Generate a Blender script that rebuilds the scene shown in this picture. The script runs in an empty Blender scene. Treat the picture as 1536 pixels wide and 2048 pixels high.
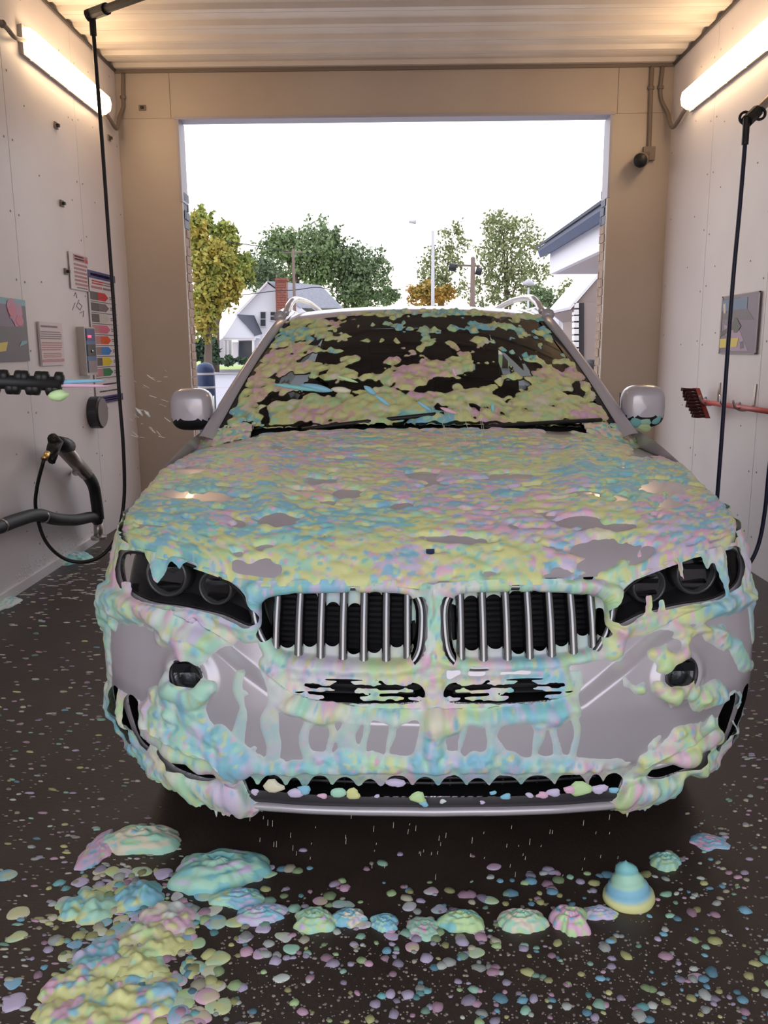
import bpy, math, random
import numpy as np
from mathutils import Vector
random.seed(7); RNG = np.random.default_rng(7)
sc = bpy.context.scene
COL = sc.collection
# ------------------------------------------------------------------ camera
F = 1680.0; CAMH = 1.5                      # focal length in pixels of the 1536x2048 frame, eye height
YAW, PITCH, ROLL = (math.radians(a) for a in (0.7, 11.05, 0.45))
fw = np.array([-math.sin(YAW)*math.cos(PITCH), math.cos(YAW)*math.cos(PITCH), -math.sin(PITCH)])
_rt = np.array([math.cos(YAW), math.sin(YAW), 0.0]); _up = np.cross(_rt, fw)
rt = _rt*math.cos(ROLL) - _up*math.sin(ROLL); up = _rt*math.sin(ROLL) + _up*math.cos(ROLL)
CPOS = np.array([0, 0, CAMH])
cam = bpy.data.cameras.new('camera'); camo = bpy.data.objects.new('camera', cam); COL.objects.link(camo)
cam.sensor_fit = 'VERTICAL'; cam.sensor_height = 36.0; cam.lens = F/2048*36.0; cam.clip_end = 600
from mathutils import Matrix
M = Matrix(((rt[0], up[0], -fw[0], 0), (rt[1], up[1], -fw[1], 0), (rt[2], up[2], -fw[2], CAMH), (0, 0, 0, 1)))
camo.matrix_world = M
sc.camera = camo
def proj(P):
    d = np.asarray(P, float) - CPOS; z = d @ fw
    return 768 + F*(d @ rt)/z, 1024 - F*(d @ up)/z
def at(u, v, x=None, y=None, z=None):
    d = fw + rt*(u-768)/F + up*(1024-v)/F
    t = x/d[0] if x is not None else (y/d[1] if y is not None else (z-CAMH)/d[2])
    return CPOS + d*t
# ------------------------------------------------------------------ world, exposure
world = bpy.data.worlds.new('world'); sc.world = world; world.use_nodes = True
nt = world.node_tree; nt.nodes.clear()
wo = nt.nodes.new('ShaderNodeOutputWorld'); bg = nt.nodes.new('ShaderNodeBackground')
tc = nt.nodes.new('ShaderNodeTexCoord'); sx = nt.nodes.new('ShaderNodeSeparateXYZ'); rp = nt.nodes.new('ShaderNodeValToRGB')
nt.links.new(tc.outputs['Generated'], sx.inputs[0]); nt.links.new(sx.outputs['Z'], rp.inputs['Fac'])
rp.color_ramp.elements[0].position = 0.0; rp.color_ramp.elements[0].color = (1.0, 0.86, 0.72, 1)
rp.color_ramp.elements[1].position = 0.30; rp.color_ramp.elements[1].color = (0.85, 0.89, 1.0, 1)
e = rp.color_ramp.elements.new(0.10); e.color = (1.0, 0.94, 0.90, 1)
nt.links.new(rp.outputs[0], bg.inputs['Color']); bg.inputs['Strength'].default_value = 2.15
nt.links.new(bg.outputs[0], wo.inputs[0])
sc.view_settings.view_transform = 'Standard'; sc.view_settings.look = 'None'
sc.view_settings.gamma = 1.0; sc.view_settings.use_curve_mapping = False
sc.view_settings.exposure = 0.15
LAMP_STRENGTH = 11.0
# ------------------------------------------------------------------ materials
MATS = {}
def srgb(r, g, b):
    f = lambda c: (c/255/12.92) if c/255 <= 0.04045 else ((c/255+0.055)/1.055)**2.4
    return (f(r), f(g), f(b))
def mat(name, col=(0.5, 0.5, 0.5), rough=0.5, metal=0.0, noise=None, bump=None, coat=0.0, emit=None, attr=None, trans=0.0, ior=1.45, spec=0.5, sss=0.0):
    """noise=(scale, colour2, lo, hi), bump=(scale, strength, distance)"""
    if name in MATS: return MATS[name]
    m = bpy.data.materials.new(name); m.use_nodes = True; t = m.node_tree
    b = t.nodes['Principled BSDF']; L = t.links.new
    b.inputs['Base Color'].default_value = (*col, 1); b.inputs['Roughness'].default_value = rough
    b.inputs['Metallic'].default_value = metal; b.inputs['IOR'].default_value = ior
    b.inputs['Coat Weight'].default_value = coat; b.inputs['Coat Roughness'].default_value = 0.06
    b.inputs['Transmission Weight'].default_value = trans; b.inputs['Specular IOR Level'].default_value = spec
    if sss:
        b.inputs['Subsurface Weight'].default_value = sss; b.inputs['Subsurface Radius'].default_value = (0.01, 0.01, 0.01); b.inputs['Subsurface Scale'].default_value = 1.0
    co = t.nodes.new('ShaderNodeTexCoord')
    src = None
    if attr:
        a = t.nodes.new('ShaderNodeAttribute'); a.attribute_name = attr; src = a.outputs['Color']; L(src, b.inputs['Base Color'])
    if noise:
        sc_, c2, lo, hi = noise
        n = t.nodes.new('ShaderNodeTexNoise'); n.inputs['Scale'].default_value = sc_; n.inputs['Detail'].default_value = 6
        L(co.outputs['Object'], n.inputs['Vector'])
        r = t.nodes.new('ShaderNodeValToRGB'); r.color_ramp.elements[0].position = lo; r.color_ramp.elements[1].position = hi
        r.color_ramp.elements[0].color = (*col, 1); r.color_ramp.elements[1].color = (*c2, 1)
        L(n.outputs['Fac'], r.inputs['Fac']); L(r.outputs[0], b.inputs['Base Color'])
    if bump:
        n = t.nodes.new('ShaderNodeTexNoise'); n.inputs['Scale'].default_value = bump[0]; n.inputs['Detail'].default_value = 4
        L(co.outputs['Object'], n.inputs['Vector'])
        bp = t.nodes.new('ShaderNodeBump'); bp.inputs['Strength'].default_value = bump[1]; bp.inputs['Distance'].default_value = bump[2]
        L(n.outputs['Fac'], bp.inputs['Height']); L(bp.outputs[0], b.inputs['Normal'])
    if emit:
        b.inputs['Emission Color'].default_value = (*emit[0], 1); b.inputs['Emission Strength'].default_value = emit[1]
    MATS[name] = m
    return m
mat('frp', (0.82, 0.775, 0.785), 0.38, noise=(1.3, (0.74, 0.69, 0.69), 0.35, 0.75), bump=(60, 0.05, 0.004))
mat('frp_far', (0.52, 0.445, 0.375), 0.40, noise=(1.1, (0.46, 0.385, 0.315), 0.35, 0.75), bump=(60, 0.05, 0.004))  # darker tan copy of frp: dimness of the far end put into the colour
mat('seam', (0.10, 0.085, 0.08), 0.8)
mat('ceiling', (0.76, 0.69, 0.62), 0.35, noise=(2.0, (0.68, 0.61, 0.55), 0.4, 0.7))
mat('floor', (0.042, 0.029, 0.023), 0.46, noise=(3.0, (0.068, 0.048, 0.039), 0.3, 0.7), bump=(90, 0.35, 0.004))
mat('asphalt', (0.33, 0.31, 0.35), 0.85, noise=(6, (0.38, 0.36, 0.40), 0.3, 0.7))
mat('concrete', (0.55, 0.52, 0.50), 0.9, noise=(3, (0.48, 0.45, 0.44), 0.3, 0.7))
mat('grass', (0.30, 0.42, 0.12), 0.9, noise=(4, (0.38, 0.46, 0.17), 0.3, 0.7))
mat('paint', (0.58, 0.54, 0.59), 0.28, metal=0.3, coat=0.7)
mat('black_plastic', (0.012, 0.012, 0.013), 0.45)
mat('black_gloss', (0.01, 0.01, 0.012), 0.12)
mat('dark_plastic', (0.035, 0.033, 0.038), 0.35)
mat('chrome', (0.75, 0.75, 0.77), 0.12, metal=1.0)
mat('bar_metal', (0.30, 0.30, 0.31), 0.22, metal=1.0)
mat('steel', (0.42, 0.38, 0.35), 0.35, metal=0.9)
mat('rubber', (0.010, 0.009, 0.010), 0.4)
mat('hose_blue', (0.012, 0.014, 0.05), 0.4)
mat('insul', (0.012, 0.012, 0.014), 0.55, bump=(80, 0.3, 0.003))
mat('brass', (0.75, 0.5, 0.18), 0.3, metal=1.0)
mat('conduit', (0.21, 0.165, 0.135), 0.5)
mat('lavender_metal', (0.40, 0.38, 0.44), 0.45)
mat('navy', (0.018, 0.035, 0.10), 0.45, noise=(20, (0.03, 0.05, 0.13), 0.4, 0.7))
mat('brick_tan', (0.36, 0.25, 0.19), 0.85, noise=(25, (0.46, 0.34, 0.26), 0.35, 0.7))
mat('mortar', (0.50, 0.45, 0.42), 0.9)
mat('brick_red', (0.22, 0.075, 0.055), 0.9, noise=(6, (0.30, 0.12, 0.09), 0.35, 0.7))
mat('white_paint', (0.74, 0.74, 0.80), 0.6)
mat('roof_grey', (0.23, 0.23, 0.27), 0.8, noise=(5, (0.28, 0.28, 0.32), 0.3, 0.7))
mat('roof_dark', (0.07, 0.075, 0.10), 0.8)
mat('soffit', (0.50, 0.47, 0.48), 0.7)
mat('brown_wall', (0.30, 0.24, 0.21), 0.7)
mat('window_dark', (0.05, 0.055, 0.07), 0.15)
mat('bark', (0.12, 0.09, 0.07), 0.9)
mat('pole_grey', (0.45, 0.44, 0.45), 0.6)
mat('pole_wood', (0.17, 0.12, 0.10), 0.9)
mat('wire', (0.03, 0.03, 0.035), 0.6)
mat('white_gloss', (0.75, 0.72, 0.72), 0.3)
mat('sign_white', (0.70, 0.65, 0.66), 0.35)
mat('sign_pink', (0.70, 0.58, 0.59), 0.35)
for n_, c_ in dict(red=(200, 52, 52), redtext=(190, 128, 134), grey=(120, 108, 108), dgrey=(90, 82, 84), pale=(205, 198, 192), pink=(212, 105, 135), orange=(222, 82, 36),
                   blue=(50, 128, 200), yellow=(225, 200, 40), green=(32, 128, 80), navyprint=(58, 56, 122), purple=(112, 92, 122), dpurple=(80, 68, 84),
                   banner=(62, 104, 150), black=(28, 24, 28), lilac=(168, 138, 172), greytext=(140, 125, 128), magenta=(196, 120, 160), teal=(110, 170, 185)).items():
    mat('p_'+n_, srgb(*c_), 0.35)
mat('led', (0.8, 0.05, 0.08), 0.4, emit=((1.0, 0.05, 0.10), 2.0))
mat('brush_red', (0.30, 0.045, 0.04), 0.5)
mat('handle_red', (0.55, 0.10, 0.09), 0.4)
mat('bristle', (0.05, 0.012, 0.012), 0.85)
mat('lamp', (0.9, 0.85, 0.75), 0.4, emit=((1.0, 0.70, 0.40), LAMP_STRENGTH))
mat('lamp_base', (0.45, 0.40, 0.36), 0.5)
mat('lamp_rim', (0.17, 0.17, 0.178), 0.25, metal=0.5)
mat('fog_chrome', (0.62, 0.62, 0.64), 0.22, metal=0.85, bump=(60, 0.5, 0.01))
mat('reflector', (0.16, 0.16, 0.17), 0.18, metal=1.0)
mat('seat', (0.02, 0.02, 0.02), 0.7)
mat('tyre', (0.012, 0.012, 0.012), 0.75)
mat('alloy', (0.5, 0.5, 0.52), 0.25, metal=1.0)
mat('tail_red', (0.35, 0.01, 0.01), 0.2)
mat('foam', (0.8, 0.8, 0.8), 0.42, attr='Col', bump=(220, 0.18, 0.003), spec=0.4)
mat('foam_stuff', (0.52, 0.47, 0.45), 0.5, noise=(3.5, (0.62, 0.60, 0.52), 0.35, 0.65))
mat('lens', (0.92, 0.92, 0.92), 0.02, trans=1.0, ior=1.25)
def glass_mat(name, tint, rough=0.02):
    m = bpy.data.materials.new(name); m.use_nodes = True; t = m.node_tree; t.nodes.clear()
    o = t.nodes.new('ShaderNodeOutputMaterial'); mx = t.nodes.new('ShaderNodeMixShader'); fr = t.nodes.new('ShaderNodeFresnel')
    tr = t.nodes.new('ShaderNodeBsdfTransparent'); gl = t.nodes.new('ShaderNodeBsdfGlossy')
    fr.inputs['IOR'].default_value = 1.18 if name == 'lamp_cover' else 1.45; tr.inputs[0].default_value = (*tint, 1); gl.inputs['Roughness'].default_value = rough
    t.links.new(fr.outputs[0], mx.inputs[0]); t.links.new(tr.outputs[0], mx.inputs[1]); t.links.new(gl.outputs[0], mx.inputs[2]); t.links.new(mx.outputs[0], o.inputs[0])
    MATS[name] = m
glass_mat('lamp_cover', (0.75, 0.76, 0.76), 0.02)
glass_mat('screen_glass', (0.20, 0.22, 0.21), 0.03)
glass_mat('window_tint', (0.05, 0.055, 0.055), 0.03)
# ------------------------------------------------------------------ helpers
def wloc(o):
    p = Vector((0, 0, 0))
    while o: p = p + o.location; o = o.parent
    return np.array(p)
def tag(o, label=None, cat=None, group=None, kind=None):
    if label: o['label'] = label
    if cat: o['category'] = cat
    if group: o['group'] = group
    if kind: o['kind'] = kind
    return o
def empty(name, loc, label=None, cat=None, group=None, kind=None):
    o = bpy.data.objects.new(name, None); COL.objects.link(o); o.location = [float(c) for c in loc]; o.empty_display_size = 0.1
    return tag(o, label, cat, group, kind)
def link(name, me, parent=None, loc=None):
    o = bpy.data.objects.new(name, me); COL.objects.link(o)
    if parent is not None: o.parent = parent
    if loc is not None: o.location = [float(c) for c in loc]
    return o
def mkmesh(name, V, Fc, m, smooth=False, cols=None):
    me = bpy.data.meshes.new(name)
    V = np.asarray(V, dtype=np.float32)
    if isinstance(Fc, np.ndarray) and Fc.ndim == 2 and len(Fc):
        k = Fc.shape[1]; n = len(Fc)
        me.vertices.add(len(V)); me.vertices.foreach_set('co', V.ravel())
        me.loops.add(n*k); me.loops.foreach_set('vertex_index', Fc.astype(np.int32).ravel())
        me.polygons.add(n); me.polygons.foreach_set('loop_start', np.arange(0, n*k, k, dtype=np.int32))
        me.update(calc_edges=True)
    else:
        me.from_pydata(V.tolist(), [], [list(map(int, f)) for f in Fc])
    if smooth: me.polygons.foreach_set('use_smooth', np.ones(len(me.polygons), dtype=bool))
    if cols is not None:
        ca = me.color_attributes.new('Col', 'FLOAT_COLOR', 'POINT')
        c4 = np.ones((len(V), 4), dtype=np.float32); c4[:, :3] = cols
        ca.data.foreach_set('color', c4.ravel())
    me.materials.append(MATS[m]); me.update()
    return me
def obj(name, V, Fc, m, parent=None, smooth=False, cols=None, origin=None):
    """world-space vertices; origin moves to the parent's world place (or to the base of the mesh)"""
    V = np.asarray(V, float)
    if parent is not None: off = wloc(parent); o = link(name, mkmesh(name, V-off, Fc, m, smooth, cols), parent)
    else:
        off = origin if origin is not None else np.array([(V[:, 0].min()+V[:, 0].max())/2, (V[:, 1].min()+V[:, 1].max())/2, V[:, 2].min()])
        o = link(name, mkmesh(name, V-off, Fc, m, smooth, cols), None, off)
    return o
class MB:
    def __init__(s): s.V = []; s.F = []
    def add(s, V, Fc):
        b = len(s.V); s.V += [list(map(float, v)) for v in V]; s.F += [[int(i)+b for i in f] for f in Fc]; return s
    def box(s, lo, hi, bev=0.0):
        (x0, y0, z0), (x1, y1, z1) = lo, hi
        V = [(x0, y0, z0), (x1, y0, z0), (x1, y1, z0), (x0, y1, z0), (x0, y0, z1), (x1, y0, z1), (x1, y1, z1), (x0, y1, z1)]
        return s.add(V, [(3, 2, 1, 0), (4, 5, 6, 7), (0, 1, 5, 4), (1, 2, 6, 5), (2, 3, 7, 6), (3, 0, 4, 7)])
    def obox(s, c, ax, ay, az):
        """oriented box: centre and three half-axis vectors"""
        c, ax, ay, az = map(np.asarray, (c, ax, ay, az))
        V = [c+i*ax+j*ay+k*az for k in (-1, 1) for (i, j) in ((-1, -1), (1, -1), (1, 1), (-1, 1))]
        return s.add(V, [(3, 2, 1, 0), (4, 5, 6, 7), (0, 1, 5, 4), (1, 2, 6, 5), (2, 3, 7, 6), (3, 0, 4, 7)])
    def tube(s, pts, r, n=10, cap=True):
        pts = np.asarray(pts, float); rr = np.broadcast_to(np.asarray(r, float), (len(pts),))
        T = np.gradient(pts, axis=0); T /= np.linalg.norm(T, axis=1)[:, None]+1e-12
        u = np.cross(T[0], [0, 0, 1.0]);
        if np.linalg.norm(u) < 1e-3: u = np.cross(T[0], [1.0, 0, 0])
        u /= np.linalg.norm(u); V = []
        for i, p in enumerate(pts):
            u = u - T[i]*(u @ T[i]); u /= np.linalg.norm(u); w = np.cross(T[i], u)
            for k in range(n):
                a = 2*math.pi*k/n; V.append(p+rr[i]*(math.cos(a)*u+math.sin(a)*w))
        Fc = [(i*n+k, i*n+(k+1) % n, (i+1)*n+(k+1) % n, (i+1)*n+k) for i in range(len(pts)-1) for k in range(n)]
        if cap: Fc += [tuple(range(n-1, -1, -1)), tuple(range((len(pts)-1)*n, len(pts)*n))]
        return s.add(V, Fc)
    def prism(s, poly, d):
        """closed polygon (3d points) extruded by vector d"""
        poly = np.asarray(poly, float); n = len(poly); d = np.asarray(d, float)
        V = list(poly)+list(poly+d)
        return s.add(V, [tuple(range(n-1, -1, -1)), tuple(range(n, 2*n))]+[(i, (i+1) % n, n+(i+1) % n, n+i) for i in range(n)])
    def lathe(s, prof, c, axis, n=24):
        """prof: list of (radius, distance along axis)"""
        axis = np.asarray(axis, float)/np.linalg.norm(axis); c = np.asarray(c, float)
        u = np.cross(axis, [0, 0, 1.0]);
        if np.linalg.norm(u) < 1e-3: u = np.array([1.0, 0, 0])
        u /= np.linalg.norm(u); w = np.cross(axis, u); V = []
        for r, h in prof:
            for k in range(n):
                a = 2*math.pi*k/n; V.append(c+axis*h+r*(math.cos(a)*u+math.sin(a)*w))
        Fc = [(i*n+k, i*n+(k+1) % n, (i+1)*n+(k+1) % n, (i+1)*n+k) for i in range(len(prof)-1) for k in range(n)]
        if prof[0][0] > 1e-6: Fc.append(tuple(range(n-1, -1, -1)))
        if prof[-1][0] > 1e-6: Fc.append(tuple(range((len(prof)-1)*n, len(prof)*n)))
        return s.add(V, Fc)
    def build(s, name, m, parent=None, smooth=False, origin=None): return obj(name, s.V, s.F, m, parent, smooth, origin=origin)
def box(name, lo, hi, m, parent=None): return MB().box(lo, hi).build(name, m, parent)
def crom(pts, k=10):
    pts = np.asarray(pts, float); P = np.vstack([2*pts[0]-pts[1], pts, 2*pts[-1]-pts[-2]]); out = []
    for i in range(1, len(P)-2):
        p0, p1, p2, p3 = P[i-1:i+3]
        for t in np.linspace(0, 1, k, endpoint=False):
            out.append(0.5*((2*p1)+(p2-p0)*t+(2*p0-5*p1+4*p2-p3)*t*t+(3*p1-p0-3*p2+p3)*t**3))
    out.append(pts[-1]); return np.array(out)
_NT = RNG.random((256, 256))
def vnoise(x, y, seed=0):
    x = np.asarray(x, float)+seed*17.3; y = np.asarray(y, float)+seed*31.7
    xi = np.floor(x).astype(int); yi = np.floor(y).astype(int); fx = x-xi; fy = y-yi
    fx = fx*fx*(3-2*fx); fy = fy*fy*(3-2*fy)
    g = lambda i, j: _NT[i % 256, j % 256]
    return (g(xi, yi)*(1-fx)+g(xi+1, yi)*fx)*(1-fy)+(g(xi, yi+1)*(1-fx)+g(xi+1, yi+1)*fx)*fy
def fbm(x, y, seed=0, o=4):
    a = 0.5; s = 0; t = 0
    for k in range(o): s = s+a*vnoise(x*2**k, y*2**k, seed+k*3); t += a; a *= 0.5
    return s/t
def sstep(a, b, x):
    t = np.clip((np.asarray(x, float)-a)/(b-a), 0, 1); return t*t*(3-2*t)
def normals(P):
    gi = np.gradient(P, axis=0); gj = np.gradient(P, axis=1)
    n = np.cross(gj, gi); return n/(np.linalg.norm(n, axis=2)[..., None]+1e-12)
def grid_obj(name, P, keep, m, parent, smooth=True, cols=None):
    """object from the kept cells of a grid of points"""
    n, k = P.shape[:2]
    idx = np.arange(n*k).reshape(n, k)
    q = np.stack([idx[:-1, :-1], idx[:-1, 1:], idx[1:, 1:], idx[1:, :-1]], -1)[keep]
    if len(q) == 0: return None
    used = np.unique(q); rm = np.full(n*k, -1); rm[used] = np.arange(len(used))
    return obj(name, P.reshape(-1, 3)[used], rm[q], m, parent, smooth, None if cols is None else cols.reshape(-1, 3)[used])
def clip_obj(name, P, g, m, parent, cols):
    """the part of a grid where g > 0, its border cut smoothly across the cells"""
    n, k = P.shape[:2]; pos = g > 0; idx = np.arange(n*k).reshape(n, k)
    q = np.stack([idx[:-1, :-1], idx[:-1, 1:], idx[1:, 1:], idx[1:, :-1]], -1).reshape(-1, 4); pf = pos.ravel(); c = pf[q].sum(1)
    V = P.reshape(-1, 3); C_ = cols.reshape(-1, 3); G = g.ravel(); faces = q[c == 4].tolist(); nv, nc, memo = [], [], {}
    for cell in q[(c > 0) & (c < 4)].tolist():
        out = []
        for a, b in zip(cell, cell[1:]+cell[:1]):
            if pf[a]: out.append(a)
            if pf[a] != pf[b]:
                key = (a, b) if a < b else (b, a)
                if key not in memo:
                    t = G[a]/(G[a]-G[b]); memo[key] = n*k+len(nv); nv.append(V[a]+(V[b]-V[a])*t); nc.append(C_[a]+(C_[b]-C_[a])*t)
                out.append(memo[key])
        if len(out) > 2: faces.append(out)
    if nv: V = np.vstack([V, nv]); C_ = np.vstack([C_, nc])
    used = np.zeros(len(V), bool)
    for f in faces: used[f] = True
    rm = np.cumsum(used)-1
    return obj(name, V[used], [[int(rm[i]) for i in f] for f in faces], m, parent, True, C_[used])
def pin(poly, X, Z):
    """signed distance to a polygon (negative inside), vectorised"""
    poly = np.asarray(poly, float); X = np.asarray(X, float); Z = np.asarray(Z, float)
    d = np.full(X.shape, 1e9); ins = np.zeros(X.shape, bool); n = len(poly)
    for i in range(n):
        ax, ay = poly[i]; bx, by = poly[(i+1) % n]; ex, ey = bx-ax, by-ay
        t = np.clip(((X-ax)*ex+(Z-ay)*ey)/(ex*ex+ey*ey+1e-15), 0, 1)
        d = np.minimum(d, np.hypot(X-ax-t*ex, Z-ay-t*ey))
        c = (ay > Z) != (by > Z)
        ins ^= c & (X < (bx-ax)*(Z-ay)/(by-ay+1e-15)+ax)
    return np.where(ins, -d, d)
def rpoly(pts, k=6):
    """closed smooth polygon through points"""
    p = np.asarray(pts, float); n = len(p); out = []
    for i in range(n):
        p0, p1, p2, p3 = p[i-1], p[i], p[(i+1) % n], p[(i+2) % n]
        for t in np.linspace(0, 1, k, endpoint=False):
            out.append(0.5*((2*p1)+(p2-p0)*t+(2*p0-5*p1+4*p2-p3)*t*t+(3*p1-p0-3*p2+p3)*t**3))
    return np.array(out)
# ================================================================== THE BAY
XL, XR, ZC, YF, YB = -2.39, 2.42, 3.86, 7.78, -0.6
WL = lambda u, v, off=0.0: at(u, v, x=XL+off)
WR = lambda u, v, off=0.0: at(u, v, x=XR-off)
floor = box('floor', (XL-0.3, YB, -0.15), (XR+0.3, YF+0.3, 0.0), 'floor'); tag(floor, kind='structure')
def side_wall(name, X, sgn, seams):
    w = MB().box((min(X, X-sgn*0.25), YB, -0.1), (max(X, X-sgn*0.25), YF+0.25, ZC+0.1)).build(name, 'seam'); tag(w, kind='structure')
    ys = [YB]+seams+[YF]
    for a, b in zip(ys[:-1], ys[1:]):
        box('panel', (min(X, X+sgn*0.012), a+0.003, 0.0), (max(X, X+sgn*0.012), b-0.003, ZC), 'frp', w)
    rv = MB()                                            # rivet heads in two rows beside every seam
    for s in ys[1:-1]:
        for z in np.arange(0.25, ZC, 0.42):
            for dy in (-0.06, 0.06): rv.lathe([(0.008, 0), (0.006, 0.004), (0, 0.005)], (X+sgn*0.012, s+dy, z+random.uniform(-.03, .03)), (sgn, 0, 0), 6)
    for z in np.arange(0.4, ZC, 0.55):
        for y in np.arange(1.0, YF, 0.61): rv.lathe([(0.007, 0), (0.005, 0.004), (0, 0.005)], (X+sgn*0.012, y+random.uniform(-.1, .1), z+random.uniform(-.1, .1)), (sgn, 0, 0), 6)
    o = rv.build('rivets', 'lamp_base', w); o['kind'] = 'stuff'
    return w
sl = WL(32, 500)[1]; sl2 = WL(166, 500)[1]; d = sl2-sl
wl = side_wall('wall_left', XL, 1, [sl-3*d, sl-2*d, sl-d, sl, sl2])
r1 = WR(1408, 600)[1]; r2 = WR(1520, 800)[1]; d = r1-r2
wr = side_wall('wall_right', XR, -1, [r2-3*d, r2-2*d, r2-d, r2, r1])
OX0, OX1, OZ = at(379, 696, y=YF)[0], at(1203, 696, y=YF)[0], at(780, 232, y=YF)[2]
wf = MB().box((XL-0.2, YF+0.012, -0.1), (OX0, YF+0.05, ZC+0.1)).box((OX1, YF+0.012, -0.1), (XR+0.2, YF+0.05, ZC+0.1)).box((OX0, YF+0.012, OZ), (OX1, YF+0.05, ZC+0.1)).build('wall_far', 'frp_far'); tag(wf, kind='structure')
box('panel', (XL, YF, 0), (OX0-0.002, YF+0.012, OZ), 'frp_far', wf); box('panel', (XL, YF, OZ+0.002), (OX0-0.06, YF+0.012, ZC), 'frp_far', wf)
box('panel', (OX0-0.056, YF, OZ+0.002), (OX1+0.05, YF+0.012, ZC), 'frp_far', wf)
box('panel', (OX1+0.002, YF, 0), (XR, YF+0.012, OZ), 'frp_far', wf); box('panel', (OX1+0.054, YF, OZ+0.002), (XR, YF+0.012, ZC), 'frp_far', wf)
t1 = MB().box((OX0-0.03, YF-0.012, OZ-0.012), (OX1+0.03, YF+0.16, OZ+0.012)).build('trim_1', 'lavender_metal'); tag(t1, kind='structure')
t2 = MB().box((OX0-0.016, YF-0.008, 2.78), (OX0+0.006, YF+0.20, OZ-0.012)).build('trim_2', 'lavender_metal'); tag(t2, kind='structure')
t3 = MB().box((OX1-0.006, YF-0.008, 2.78), (OX1+0.016, YF+0.20, OZ-0.012)).build('trim_3', 'lavender_metal'); tag(t3, kind='structure')
wn = MB().box((XL-0.2, YB-0.25, -0.1), (OX0, YB, ZC+0.1)).box((OX1, YB-0.25, -0.1), (XR+0.2, YB, ZC+0.1)).box((OX0, YB-0.25, OZ), (OX1, YB, ZC+0.1)).build('wall_near', 'frp_far'); tag(wn, kind='structure')
# ribbed metal ceiling: one deck board after another, each with its own rib
cl = box('ceiling', (XL-0.3, YB, ZC+0.05), (XR+0.3, YF+0.3, ZC+0.2), 'seam'); tag(cl, kind='structure')
pw_ = 0.305; y = YF
prof = [(0, 0.03), (0.0, 0.0), (0.06, 0.0), (0.085, 0.032), (0.20, 0.032), (0.225, 0.0), (0.30, 0.0), (0.30, 0.03)]
bm_ = MB().prism([(XL, -a, b) for a, b in prof], (XR-XL, 0, 0)); me_ = mkmesh('deck_board', bm_.V, bm_.F, 'ceiling')
while y > YB:
    o = link('deck_board', me_, cl, (0, y, ZC)); o.location = Vector((0, y, ZC)) - Vector(wloc(cl)); y -= pw_
b1 = box('baseboard_left', (XL+0.012, 1.0, 0.0), (XL+0.03, WL(196, 1075)[1], 0.06), 'white_gloss'); tag(b1, kind='structure')
c1 = box('trim_4', (XL+0.012, YB, ZC-0.022), (XL+0.028, YF, ZC), 'seam'); tag(c1, kind='structure')
c2 = box('trim_5', (XR-0.028, YB, ZC-0.022), (XR-0.012, YF, ZC), 'seam'); tag(c2, kind='structure')
c3 = box('trim_6', (XL, YF-0.02, ZC-0.03), (XR, YF, ZC-0.008), 'conduit'); tag(c3, kind='structure')
# brick piers outside the far opening (courses of single bricks, upper courses painted navy)
def pier(name, xa, xb, ya, yb, top, navy_from, lab):
    p = MB().box((xa+0.008, ya+0.008, 0), (xb-0.008, yb-0.008, top)).build(name, 'mortar'); tag(p, lab, 'pier')
    bh = 0.0775; nz = int(top/bh)
    meshes = {}
    for k in range(nz):
        z0 = top-(k+1)*bh
        if z0 < 0: break
        m = 'navy' if z0 > navy_from else 'brick_tan'
        cut = (ya+yb)/2 + (0.05 if k % 2 else -0.05)
        for i, (a, b) in enumerate(((ya, cut), (cut, yb))):
            key = (m, i, k % 2)
            if key not in meshes:
                q = MB().box((xa, a+0.004, 0), (xb, b-0.004, bh-0.010)); meshes[key] = mkmesh('brick', q.V, q.F, m)
            o = link('brick', meshes[key], p); off = wloc(p); o.location = (random.uniform(-.004, .004)-off[0], -off[1], z0-off[2])
nz0 = at(372, 388, y=YF+0.2)[2]; nz1 = at(372, 470, y=YF+0.2)[2]
pier('brick_pier', OX0-0.40, OX0+0.004, YF+0.052, YF+0.24, nz0, nz1, 'tan brick pier with navy painted top courses at left of far opening')
pier('brick_pier', OX1-0.004, OX1+0.40, YF+0.052, YF+0.24, nz0, nz1, 'tan brick pier with navy painted top courses at right of far opening')
def lump(seed, n=14, k=8, flat=.35, rough=.35):
    r_ = np.random.default_rng(seed); V = [(0, 0, flat)]; Fc = []
    ph = r_.random(5)*6.28; am_ = r_.random(5)*rough*np.array([1, 1, .8, .45, .3])
    for i in range(1, k+1):
        t = i/k
        for j in range(n):
            a = 2*math.pi*j/n; R = t*(1+sum(am_[q]*math.sin((q+1)*a+ph[q]) for q in range(5))*.5)
            V.append((R*math.cos(a), R*math.sin(a), flat*math.sqrt(max(0, 1-t**2.4))-(.03 if i == k else 0)))
    for j in range(n): Fc.append((0, 1+j, 1+(j+1) % n))
    for i in range(k-1):
        for j in range(n): Fc.append((1+i*n+j, 1+(i+1)*n+j, 1+(i+1)*n+(j+1) % n, 1+i*n+(j+1) % n))
    return np.array(V), Fc
PALM = {'teal': np.array(srgb(120, 176, 176)), 'mint': np.array(srgb(160, 200, 180)), 'green': np.array(srgb(180, 200, 150))}
# ================================================================== THE CAR
CX, CY = 0.10, 2.02                                    # middle of the nose on the floor
car = empty('car', (CX, CY, 0), 'silver sport utility vehicle covered in pastel foam, nose towards the viewer', 'car')
def smooth1(a, k):
    kern = np.hanning(k+2)[1:-1]; kern /= kern.sum(); p = np.pad(a, k//2, mode='edge'); return np.convolve(p, kern, 'valid')[:len(a)]
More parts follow.
